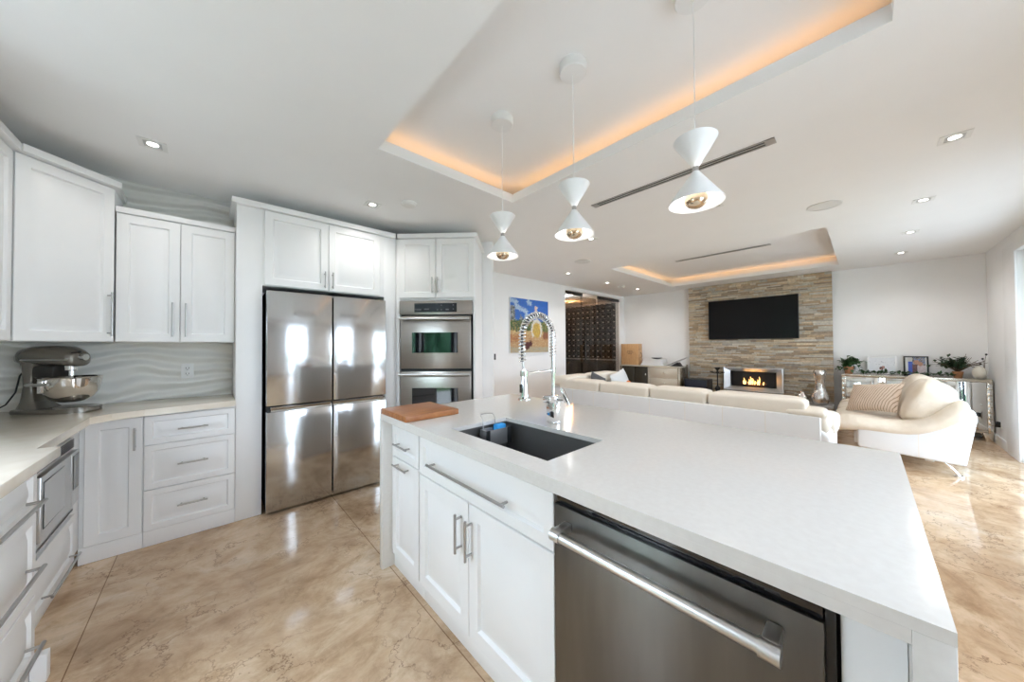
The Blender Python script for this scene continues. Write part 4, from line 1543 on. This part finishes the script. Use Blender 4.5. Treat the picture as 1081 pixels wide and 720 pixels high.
for a in range(NB_Y):
    for k in range(NB_Z):
        loc = (8.0, 4.46 + a * 0.165 + 0.0915, 0.95 + k * 0.158 + 0.0380)
        if proto is None:
            b = thing('wine_bottle', 'dark wine bottle lying neck-out in the cellar rack', 'bottle', loc, 0, 'wine bottles in the cellar rack')
            MB().lathe(BPROF, (0, 0, 0), 14, 'X').build('bottle_body', MT['bottle'], b)
            MB().lathe([(0.0, -0.0862), (0.0155, -0.0862), (0.0158, -0.035)], (0, 0, 0), 14, 'X').build('capsule', MT['capsule'], b)
            proto = b
        else:
            b = proto.copy()
            COL.objects.link(b)
            b.location = loc
            for ch in list(proto.children):
                cc = ch.copy()
                COL.objects.link(cc)
                cc.parent = b
t = thing('cellar_spotlight', 'warm amber ceiling spot glowing inside the wine cellar', 'spotlight', (7.45, 5.65, CZ))
MB().lathe([(0.0, -0.02), (0.05, -0.02), (0.06, 0.0), (0.0, 0.0)], (0, 0, 0), 24).build('ring', MT['steel_light'], t)
MB().lathe([(0.0, -0.024), (0.035, -0.024), (0.035, -0.0205), (0.0, -0.0205)], (0, 0, 0), 20).build('lens', MT['lens_warm'], t)
light_at('cellar_beam', 'POINT', (0, 0, -0.12), 12.0, (1.0, 0.50, 0.18), 0.04, t)

# ================================================================== SOFA
SX = 3.68
t = thing('sectional_sofa', 'long cream leather sectional sofa seen from behind, beyond the island', 'sofa', (0, 0, 0))
LW_, LC = MT['leather_white'], MT['leather']
MB().box(SX, SX + 0.16, 0.255, 3.14, 0.10, 0.705, 0.02).build('back_panel', LW_, t)
MB().box(SX + 0.161, 4.62, 0.34, 3.0, 0.10, 0.30, 0.015).build('base', LW_, t)
for y0, y1 in ((0.50, 1.30), (1.305, 2.10), (2.105, 2.90)):
    MB().puff((4.20, (y0 + y1) / 2, 0.39), (0.82, y1 - y0 - 0.005, 0.20), 0.22, 0.35).build('seat_cushion', LC, t)
for y0, y1 in ((0.345, 1.10), (1.105, 1.70), (1.705, 2.36), (2.365, 3.02)):
    m = MB()
    m.puff((SX + 0.17, (y0 + y1) / 2, 0.752), (0.30, y1 - y0, 0.17), 0.20, 0.42, seg=40, rings=20, noise=0.010)
    m.build('head_cushion', LC, t)
    m = MB()
    m.puff((SX + 0.30, (y0 + y1) / 2, 0.58), (0.22, y1 - y0 - 0.006, 0.34), 0.25, 0.4)
    m.build('back_cushion', LC, t)
# seams on the back panel
m = MB()
for y in (0.62, 0.955, 1.30, 1.68, 2.05, 2.42, 2.75):
    m.box(SX - 0.0015, SX + 0.001, y - 0.002, y + 0.002, 0.12, 0.70)
m.build('back_seam', MT['leather'], t)
# right arm sloping to the front
m = MB()
m.prism_x([(0.20, 0.10), (0.48, 0.10), (0.48, 0.56), (0.44, 0.60), (0.26, 0.60), (0.20, 0.54)], SX + 0.02, 4.60, 0.03)
m.build('arm', LW_, t)
m = MB()
m.puff((SX + 0.30, 0.355, 0.63), (0.52, 0.30, 0.17), 0.35, 0.5, noise=0.01)
m.puff((4.33, 0.335, 0.57), (0.55, 0.33, 0.17), 0.35, 0.5, noise=0.01)
m.puff((SX + 0.16, 0.36, 0.722), (0.30, 0.27, 0.075), 0.3, 0.6, noise=0.01)
m.build('arm_pad', LC, t)
# corner return towards the wine cellar
MB().box(SX + 0.17, 5.60, 3.02, 3.14, 0.10, 0.70, 0.02).build('return_panel', LW_, t)
for x0, x1 in ((SX + 0.02, 4.45), (4.455, 5.2)):
    MB().puff(((x0 + x1) / 2, 3.0, 0.79), (x1 - x0, 0.28, 0.15), 0.22, 0.42, noise=0.006).build('head_cushion', LC, t)
MB().box(4.63, 5.60, 2.20, 3.0, 0.10, 0.30, 0.015).build('return_base', LW_, t)
MB().puff((5.12, 2.60, 0.39), (0.95, 0.78, 0.20), 0.22, 0.35).build('seat_cushion', LC, t)
for x, y in ((3.78, 0.4), (4.5, 0.4), (3.78, 3.0), (5.5, 2.3), (5.5, 3.0)):
    MB().cyl((x, y, 0), (x, y, 0.101), 0.022, 0.026, 12).build('foot', MT['chrome'], t)

t = tag(MB().pillow(0.42, 0.38, 0.13).build('throw_pillow', MT['pillow_grey'], None, (4.36, 2.76, 0.68)), 'charcoal grey throw pillow at the sofa corner, left of the white one', 'pillow')
t.rotation_euler = (math.radians(-14), math.radians(20), 0)
t = thing('throw_pillow', 'white throw pillow with an orange patch on the far sofa corner', 'pillow', (4.99, 2.75, 0.690))
t.rotation_euler = (math.radians(-16), math.radians(-12), 0)
MB().pillow(0.46, 0.38, 0.14).build('cover', MT['leather_white'], t)
m = MB().puff((0.09, -0.060, -0.07), (0.16, 0.05, 0.12), 0.6, 0.8, seg=20, rings=10)
part_label(m.build('patch', MT['orange'], t), 'orange patch')

# ================================================================== LOVESEAT (side towards the camera, back to the right)
t = thing('loveseat', 'white leather loveseat seen from its side, before the mirrored console', 'loveseat', (0, 0, 0))
X0, X1 = 5.30, 7.05
side = [(-0.645, 0.125), (0.07, 0.165), (0.075, 0.355), (0.05, 0.392), (-0.36, 0.392), (-0.52, 0.50), (-0.64, 0.66), (-0.69, 0.675), (-0.715, 0.60)]
MB().prism_x(side, X0, X0 + 0.20, 0.02).build('side_panel', LW_, t)
MB().prism_x(side, X1 - 0.20, X1, 0.02).build('side_panel', LW_, t)
m = MB()
m.box(X0 - 0.0015, X0 + 0.003, -0.358, -0.354, 0.15, 0.392)
m.build('side_seam', MT['leather'], t)
MB().prism_x([(-0.63, 0.125), (0.10, 0.165), (0.10, 0.30), (-0.63, 0.30)], X0 + 0.201, X1 - 0.201, 0.01).build('base', LW_, t)
MB().prism_x([(-0.60, 0.30), (-0.42, 0.30), (-0.50, 0.74), (-0.66, 0.74), (-0.70, 0.60)], X0 + 0.201, X1 - 0.201, 0.03).build('back_frame', LW_, t)
LCr = MT['leather_crumple']
for x in (X0 + 0.12, X1 - 0.12):
    s = 1 if x < 6 else -1
    m = MB()
    rings = []
    path = [(0.27, 0.375, 0.045), (0.245, 0.385, 0.085), (0.16, 0.41, 0.095), (0.05, 0.415, 0.092), (-0.08, 0.405, 0.085), (-0.22, 0.405, 0.080), (-0.36, 0.43, 0.085), (-0.47, 0.50, 0.10), (-0.57, 0.60, 0.115), (-0.645, 0.665, 0.095), (-0.685, 0.68, 0.045)]
    rn = random.Random(9)
    for i, (y, z, rad) in enumerate(path):
        ring = []
        for k in range(24):
            a = 2 * PI * k / 24
            w_ = 1 + 0.05 * math.sin(3 * a + i * 1.7) + rn.uniform(-0.02, 0.02)
            ring.append(m.bm.verts.new((x + 0.155 * (rad / 0.09) ** 0.5 * math.cos(a) * w_, y + 0.15 * rad * math.sin(a), z + rad * math.sin(a) * w_)))
        rings.append(ring)
    for Aq, Bq in zip(rings, rings[1:]):
        for i in range(24):
            j = (i + 1) % 24
            m.bm.faces.new((Aq[i], Aq[j], Bq[j], Bq[i]))
    m.bm.faces.new(rings[0])
    m.bm.faces.new(list(reversed(rings[-1])))
    o = m.build('arm_pad', LCr, t, angle=80)
    sd = o.modifiers.new('round', 'SUBSURF')
    sd.levels = sd.render_levels = 1
for x0, x1 in ((X0 + 0.24, 6.17), (6.18, X1 - 0.24)):
    MB().puff(((x0 + x1) / 2, -0.08, 0.385), (x1 - x0, 0.70, 0.20), 0.25, 0.4, noise=0.008).build('seat_cushion', LCr, t)
R20 = Matrix.Rotation(math.radians(24), 3, 'X')
for x0, x1 in ((X0 + 0.05, 6.15), (6.16, X1 - 0.05)):
    MB().puff(((x0 + x1) / 2, -0.435, 0.665), (x1 - x0, 0.30, 0.50), 0.35, 0.62, seg=36, rings=20, rot=R20, noise=0.008).build('back_cushion', LCr, t)
for x in (X0 + 0.07, X1 - 0.07):
    m = MB()
    m.tube([(x, -0.50, 0.145), (x, -0.56, 0.075), (x, -0.605, 0.012)], 0.013, 10)
    m.cyl((x, -0.605, 0.0), (x, -0.605, 0.014), 0.030, seg=14)
    m.build('leg', MT['chrome'], t)
    m = MB()
    m.tube([(x, 0.02, 0.165), (x, 0.05, 0.08), (x, 0.07, 0.012)], 0.013, 10)
    m.cyl((x, 0.07, 0.0), (x, 0.07, 0.014), 0.030, seg=14)
    m.build('leg', MT['chrome'], t)
m = MB().box(X0 + 0.06, X1 - 0.06, -0.46, -0.40, 0.112, 0.142, 0.006)
m.build('rail', MT['steel_light'], t)

Rp = Matrix.Rotation(math.radians(-22), 3, 'X')
o = tag(MB().pillow(0.52, 0.36, 0.15).build('striped_pillow', MT['striped'], None, (5.74, -0.06, 0.675)), 'beige pillow with dark broken stripes leaning in the loveseat', 'pillow')
o.rotation_euler = (math.radians(28), math.radians(8), math.radians(52))

# ================================================================== MIRRORED CONSOLE
t = thing('mirrored_console', 'long mirrored console behind the loveseat against the white wall', 'console', (7.55, -0.435, 0))
HY = 0.700
MB().box(-0.005, 0.285, -HY, HY, 0.785, 0.822, 0.003).build('top', MT['mirror_frame'], t)
MB().box(0.012, 0.280, -HY + 0.012, HY - 0.012, 0.13, 0.784).build('body', MT['champagne'], t)
m = MB()
for y in (-HY, HY - 0.045):
    m.box(0.0, 0.03, y, y + 0.045, 0.11, 0.784, 0.003)
m.box(0.0, 0.03, -HY + 0.046, HY - 0.046, 0.11, 0.145, 0.003)
m.build('frame', MT['mirror_frame'], t)
for a, b in ((-HY + 0.05, -0.245), (-0.235, 0.225), (0.235, HY - 0.05)):
    d = MB().box(0.004, 0.0118, a, b, 0.150, 0.780, 0.002).build('door', MT['mirror'], t)
    kb = MB().lathe([(0.0, -0.022), (0.010, -0.018), (0.010, -0.010), (0.004, -0.006), (0.004, 0.0)], (0.0038, a + 0.035, 0.48), 14, 'X')
    kb.build('knob', MT['chrome'], d)
# mirrored blocks on the right post and on the left side
m = MB()
for k in range(8):
    m.box(-0.004, -0.0002, -HY + 0.004, -HY + 0.041, 0.15 + k * 0.078, 0.15 + k * 0.078 + 0.066, 0.0015)
    m.box(-0.004, -0.0002, HY - 0.041, HY - 0.004, 0.15 + k * 0.078, 0.15 + k * 0.078 + 0.066, 0.0015)
m.build('mirror_block', MT['mirror'], t)
m = MB().box(0.02, 0.27, HY - 0.011, HY - 0.004, 0.14, 0.78, 0.002)
m.build('side_mirror', MT['mirror'], t)
for y in (-HY + 0.005, HY - 0.085):
    for x in (0.005, 0.20):
        m = MB().prism_x([(y, 0.129), (y, 0.0), (y + 0.055, 0.0), (y + 0.08, 0.11), (y + 0.08, 0.129)], x, x + 0.07, 0.003)
        m.build('foot', MT['mirror_frame'], t)

def frame_photo(name, y0, y1, z1, label, fm, fw, fn, seed):
    t = thing(name, label, 'picture frame', (7.765, (y0 + y1) / 2, 0.8225))
    h = z1 - 0.8225
    w = abs(y1 - y0) / 2
    m = MB()
    m.box(-0.012, 0.008, -w, -w + fw, 0, h, 0.002)
    m.box(-0.012, 0.008, w - fw, w, 0, h, 0.002)
    m.box(-0.012, 0.008, -w + fw, w - fw, 0, fw, 0.002)
    m.box(-0.012, 0.008, -w + fw, w - fw, h - fw, h, 0.002)
    m.build('frame', fm, t)
    p = MB()
    rr = random.Random(seed)
    nu_, nv_ = 30, 24
    for i in range(nu_):
        for j in range(nv_):
            u, v = (i + 0.5) / nu_, (j + 0.5) / nv_
            # local +y is the viewer's left
            a0, a1 = w - fw - (2 * (w - fw)) * i / nu_, w - fw - (2 * (w - fw)) * (i + 1) / nu_
            b0, b1 = fw + (h - 2 * fw) * j / nv_, fw + (h - 2 * fw) * (j + 1) / nv_
            p.quad([(-0.006, a0, b0), (-0.006, a1, b0), (-0.006, a1, b1), (-0.006, a0, b1)], fn(u, v, rr))
    p.build('print', MT['print'], t, recalc=False)
    b = MB().box(0.0085, 0.014, -w * 0.3, w * 0.3, 0.0, h * 0.9)
    b.build('stand', MT['black'], t)
    t.rotation_euler = (0, math.radians(5), 0)
    return t


def print_white(u, v, rr):
    if (u - 0.47) ** 2 * 3 + (v - 0.30) ** 2 < 0.012 or (u - 0.55) ** 2 * 3 + (v - 0.36) ** 2 < 0.010:
        return rr.choice([(0.45, 0.10, 0.09), (0.10, 0.07, 0.06), (0.55, 0.40, 0.32)])
    if 0.55 < v < 0.8 and rr.random() < 0.08:
        return (0.55, 0.56, 0.6)
    return (0.78, 0.79, 0.82)


def print_people(u, v, rr):
    if u < 0.12 or u > 0.92:
        return (0.62, 0.62, 0.60)
    if u < 0.34:
        return rr.choice([(0.05, 0.09, 0.42), (0.07, 0.12, 0.5)]) if v < 0.75 else (0.55, 0.53, 0.5)
    if (u - 0.52) ** 2 + (v - 0.72) ** 2 < 0.018 or (u - 0.70) ** 2 + (v - 0.62) ** 2 < 0.016:
        return rr.choice([(0.50, 0.27, 0.19), (0.42, 0.22, 0.15)])
    if v < 0.6 and u < 0.56:
        return rr.choice([(0.10, 0.05, 0.05), (0.18, 0.07, 0.06)])
    if v < 0.55:
        return rr.choice([(0.66, 0.58, 0.60), (0.55, 0.45, 0.48)])
    return rr.choice([(0.10, 0.10, 0.11), (0.35, 0.30, 0.26), (0.22, 0.30, 0.48)])


frame_photo('picture_frame', -0.02, -0.335, 1.105, 'white framed print standing on the mirrored console', MT['frame_white'], 0.022, print_white, 4)
frame_photo('picture_frame', -0.395, -0.635, 1.115, 'black framed photograph of people standing on the mirrored console', MT['black'], 0.018, print_people, 8)


# plants
def leaf(m, base, direction, length, width, droop=0.3):
    d = Vector(direction).normalized()
    s = d.cross(Vector((0, 0, 1)))
    if s.length < 0.1:
        s = Vector((1, 0, 0))
    s.normalize()
    n = s.cross(d).normalized()
    b = Vector(base)
    p1 = b + d * length * 0.45 + n * length * 0.10
    p2 = b + d * length - n * length * droop * 0.3
    m.bm.faces.new([m.bm.verts.new(v) for v in (b, p1 - s * width / 2, p1 + n * 0.004)])
    m.bm.faces.new([m.bm.verts.new(v) for v in (b, p1 + n * 0.004, p1 + s * width / 2)])
    m.bm.faces.new([m.bm.verts.new(v) for v in (p1 - s * width / 2, p2, p1 + n * 0.004)])
    m.bm.faces.new([m.bm.verts.new(v) for v in (p1 + n * 0.004, p2, p1 + s * width / 2)])


def bushy_plant(name, label, loc, pot_r, pot_h, spread, height, nleaf, seed, lm, llen=0.07, trail=None, ymin=-0.4):
    t = thing(name, label, 'potted plant', loc)
    MB().lathe([(0.0, 0.0), (pot_r * 0.72, 0.0), (pot_r * 0.95, pot_h * 0.8), (pot_r, pot_h * 0.82), (pot_r, pot_h), (pot_r * 0.9, pot_h), (pot_r * 0.85, pot_h * 0.88), (0.0, pot_h * 0.88)], (0, 0, 0), 24).build('pot', MT['terracotta'], t)
    rr = random.Random(seed)
    st = MB()
    lf = MB()
    for k in range(nleaf // 6):
        a = rr.uniform(0, 2 * PI)
        e = rr.uniform(0.25, 1.0)
        tip = Vector((0.45 * spread * e * math.cos(a), spread * e * math.sin(a), pot_h + height * rr.uniform(0.3, 1.0) * (1.1 - 0.6 * e)))
        if trail and rr.random() < 0.25:
            tip.z = pot_h * rr.uniform(0.1, 0.5)
        mid = Vector((tip.x * 0.5, tip.y * 0.5, pot_h + height * 0.35))
        b0 = Vector((0, 0, pot_h * 0.85))
        st.tube([b0, mid, tip], 0.0022, 5)
        for q in range(6):
            f = rr.uniform(0.35, 1.0)
            p = b0.lerp(mid, f * 2) if f < 0.5 else mid.lerp(tip, f * 2 - 1)
            p.x = min(p.x, 0.12)
            p.y = max(p.y, ymin)
            p.z = max(p.z, 0.075)
            dv = Vector((rr.uniform(-1, 0.6), rr.uniform(-1, 1), rr.uniform(-0.4, 0.8)))
            leaf(lf, p, dv, llen * rr.uniform(0.7, 1.2), llen * rr.uniform(0.5, 0.75))
    st.build('stems', MT['stem'], t)
    o = lf.build('foliage', lm, t, recalc=False)
    o['kind'] = 'stuff'
    return t


bushy_plant('potted_plant', 'green leafy plant in a terracotta pot on the left end of the mirrored console', (7.66, 0.185, 0.8225), 0.062, 0.115, 0.17, 0.17, 240, 21, MT['leaf'], 0.080, True)
bushy_plant('potted_plant', 'dark feathery plant in a small pot on the right part of the mirrored console', (7.66, -0.875, 0.8225), 0.05, 0.09, 0.27, 0.27, 380, 22, MT['leaf_dark'], 0.062, None, -0.03)
# ivy garland on the console
t = thing('ivy_garland', 'green ivy garland lying along the top of the mirrored console', 'garland', (7.60, 0, 0.8235))
rr = random.Random(31)
pts_ = [(0.01 + 0.025 * math.sin(k * 1.3), 0.06 - k * 0.040, 0.010 + 0.006 * math.sin(k * 2.1)) for k in range(23)]
MB().tube(pts_, 0.003, 6).build('vine', MT['stem'], t)
lf = MB()
for p in pts_:
    for q in range(6):
        leaf(lf, (p[0], p[1] + rr.uniform(-0.02, 0.02), p[2] + rr.uniform(0.002, 0.03)), (rr.uniform(-1, 0.5), rr.uniform(-1, 1), rr.uniform(0.0, 0.7)), rr.uniform(0.045, 0.075), rr.uniform(0.03, 0.05), 0.0)
lf.build('foliage', MT['leaf'], t, recalc=False)['kind'] = 'stuff'

t = tag(MB().lathe([(0.0, 0.0), (0.022, 0.0), (0.040, 0.015), (0.056, 0.05), (0.060, 0.085), (0.054, 0.125), (0.036, 0.155), (0.018, 0.165), (0.016, 0.172), (0.010, 0.170), (0.0, 0.160)], (0, 0, 0), 32).build('round_vase', MT['cream_ceramic'], None, (7.62, -1.042, 0.8225)), 'cream round vase at the right end of the mirrored console', 'vase')
t = thing('twig_vase', 'slim vase with thin dark-tipped twigs in the console corner', 'vase', (7.72, -1.098, 0.8225))
MB().lathe([(0.0, 0.0), (0.016, 0.0), (0.018, 0.03), (0.010, 0.075), (0.009, 0.10), (0.0, 0.10)], (0, 0, 0), 16).build('vase_body', MT['cream_ceramic'], t)
m = MB()
k_ = MB()
for dx, dy, h in ((-0.05, 0.02, 0.27), (-0.08, -0.005, 0.33), (-0.03, 0.035, 0.20)):
    m.tube([(0, 0, 0.09), (dx * 0.4, dy * 0.3, 0.09 + h * 0.5), (dx, dy, h)], 0.002, 5)
    k_.puff((dx, dy, h), (0.022, 0.022, 0.026), 0.9, seg=10, rings=6)
m.build('twigs', MT['stem'], t)
k_.build('buds', MT['iron'], t)

# plug on the right wall by the console foot
t = thing('wall_plug', 'black plug in the outlet low on the right wall by the console', 'plug', (7.30, YR + 0.001, 0.28))
MB().box(-0.036, 0.036, 0.0, 0.006, -0.058, 0.058, 0.002).build('plate', MT['plastic_white'], t)
MB().box(-0.025, 0.025, 0.0062, 0.045, -0.035, 0.035, 0.006).build('plug_body', MT['black'], t)

# ================================================================== SIDEBOARD WITH THINGS ON IT
t = thing('sideboard', 'champagne mirrored sideboard with dark glass doors in the far corner', 'sideboard', (7.40, 3.395, 0))
HY = 0.70
MB().box(-0.01, 0.43, -HY, HY, 0.805, 0.835, 0.003).build('top', MT['champagne'], t)
MB().box(0.012, 0.425, -HY + 0.01, HY - 0.01, 0.09, 0.804).build('body', MT['mirror_frame'], t)
m = MB()
for y in (-HY, -0.03, HY - 0.05):
    m.box(0.0, 0.03, y, y + 0.05, 0.0, 0.804, 0.003)
m.box(0.0, 0.03, -HY + 0.051, -0.031, 0.05, 0.09, 0.003)
m.box(0.0, 0.03, 0.021, HY - 0.051, 0.05, 0.09, 0.003)
m.build('frame', MT['mirror_frame'], t)
for y in (-HY, HY - 0.05):
    MB().box(0.39, 0.425, y, y + 0.05, 0.0, 0.089, 0.003).build('foot', MT['mirror_frame'], t)
for a, b in ((0.025, 0.335), (0.340, HY - 0.055)):
    d = MB().box(0.003, 0.0118, a, b, 0.095, 0.800, 0.002).build('door', MT['smoked_glass'], t)
    hy = a + 0.03 if a < 0.1 else b - 0.03
    MB().lathe([(0.0, -0.026), (0.013, -0.020), (0.013, -0.012), (0.005, -0.007), (0.005, 0.0)], (0.0028, hy, 0.62), 14, 'X').build('knob', MT['chrome'], d)
for z0, z1 in ((0.095, 0.325), (0.330, 0.565), (0.570, 0.800)):
    d = MB().box(0.003, 0.0118, -HY + 0.055, -0.035, z0, z1, 0.002).build('drawer', MT['champagne'], t)
    MB().lathe([(0.0, -0.026), (0.013, -0.020), (0.013, -0.012), (0.005, -0.007), (0.005, 0.0)], (0.0028, -0.365, (z0 + z1) / 2), 14, 'X').build('knob', MT['chrome'], d)

t = thing('wooden_box', 'pale wooden crate-like box standing on the left end of the sideboard', 'box', (7.50, 3.88, 0.8355))
MB().box(-0.06, 0.14, -0.235, 0.20, 0, 0.50, 0.003).build('box_body', MT['crate'], t)
m = MB()
for k, w_ in enumerate((0.05, 0.09, 0.07)):
    for s in range(3):
        m.box(-0.0612, -0.0602, -0.02 - w_ + s * w_ * 0.66, -0.02 - w_ + s * w_ * 0.66 + w_ * 0.5, 0.26 + k * 0.03, 0.27 + k * 0.03)
m.build('printed_mark', MT['stem'], t)
m = MB().tube([(0.03, -0.24, 0.30), (0.03, -0.28, 0.26), (0.03, -0.29, 0.20), (0.03, -0.24, 0.17)], 0.005, 8)
m.build('rope_handle', MT['stem'], t)

t = tag(MB().lathe([(0.0, 0.004), (0.05, 0.004), (0.09, 0.014), (0.12, 0.026), (0.118, 0.030), (0.05, 0.010), (0.0, 0.009)], (0, 0, 0), 28).build('dish', MT['iron'], None, (7.60, 3.28, 0.98)), 'small dark dish resting on the white booklet stack on the sideboard', 'dish')
t = thing('paper_stack', 'stack of white booklets on the sideboard beside the wooden box', 'papers', (7.60, 3.32, 0.8355))
rr = random.Random(6)
for k in range(5):
    o = MB().box(-0.14, 0.16, -0.24 + 0.01 * k, 0.28 - 0.02 * k, k * 0.0285, k * 0.0285 + 0.0275, 0.002).build('booklet', MT['paper'], t)
    o.rotation_euler = (0, 0, rr.uniform(-0.05, 0.05))
t = thing('tablet_stand', 'white tablet tilted on a black stand at the right end of the sideboard', 'tablet', (7.56, 2.80, 0.8355))
m = MB().prism_x([(0.14, 0.0), (-0.08, 0.0), (-0.02, 0.09)], -0.08, 0.08, 0.004)
m.build('stand', MT['black'], t)
m = MB().box(-0.14, 0.14, -0.20, 0.20, 0.0, 0.014, 0.003)
o = m.build('panel', MT['paper'], t, (0, -0.01, 0.113))
o.rotation_euler = (math.radians(-24), 0, 0)

# thin dark pole at the stone wall's left edge
t = tag(MB().cyl((0, 0, 0.01), (0, 0, 0.87), 0.012, seg=12).cyl((0, 0, 0), (0, 0, 0.012), 0.024, seg=18).build('slim_stand', MT['stem'], None, (7.70, 2.662, 0.0)), 'thin dark brown rod standing at the left edge of the stone wall', 'stand')

# black speaker box on the hearth
t = thing('subwoofer', 'black box speaker on the hearth left of the fireplace', 'speaker', (7.30, 2.15, 0.3005))
MB().box(0.0, 0.33, 0.0, 0.43, 0.0, 0.30, 0.004).build('cabinet', MT['black'], t)
MB().box(-0.008, -0.0005, 0.015, 0.415, 0.02, 0.29, 0.003).build('grille', MT['navy'], t)

# candle holder
t = thing('candle_holder', 'ornate black iron candle holder between the black speaker and the fireplace', 'candle holder', (7.56, 2.04, 0.3005))
MB().lathe([(0.0, 0.0), (0.07, 0.0), (0.06, 0.02), (0.025, 0.05), (0.045, 0.10), (0.05, 0.13), (0.018, 0.17), (0.012, 0.2), (0.012, 0.42), (0.03, 0.44), (0.018, 0.46), (0.014, 0.48), (0.045, 0.52), (0.05, 0.54), (0.03, 0.545), (0.0, 0.545)], (0, 0, 0), 24).build('stem', MT['iron'], t)
m = MB()
for s in (-1, 1):
    m.tube([(0, 0, 0.43), (0, s * 0.05, 0.425), (0, s * 0.10, 0.44)], 0.009, 8)
    m.cyl((0, s * 0.10, 0.44), (0, s * 0.10, 0.455), 0.026, seg=14)
m.build('arm', MT['iron'], t)

# silver vase
t = thing('silver_vase', 'tall gourd-shaped hammered silver vase on the hearth at the right of the fireplace', 'vase', (7.42, 0.515, 0.3005))
MB().lathe([(0.0, 0.0), (0.075, 0.0), (0.105, 0.035), (0.118, 0.095), (0.108, 0.16), (0.085, 0.22), (0.066, 0.29), (0.060, 0.36), (0.064, 0.42), (0.078, 0.47), (0.086, 0.51), (0.082, 0.55), (0.066, 0.578), (0.05, 0.580), (0.055, 0.56), (0.06, 0.52), (0.0, 0.48)], (0, 0, 0), 36).build('vase_body', MT['silver'], t)
t = tag(MB().lathe([(0.0, 0.0), (0.04, 0.0), (0.07, 0.04), (0.08, 0.09), (0.06, 0.14), (0.03, 0.165), (0.022, 0.19), (0.030, 0.20), (0.018, 0.20), (0.0, 0.17)], (0, 0, 0), 28).build('small_vase', MT['silver'], None, (7.46, 0.735, 0.3005)), 'small squat silver vase beside the tall silver vase on the hearth', 'vase')
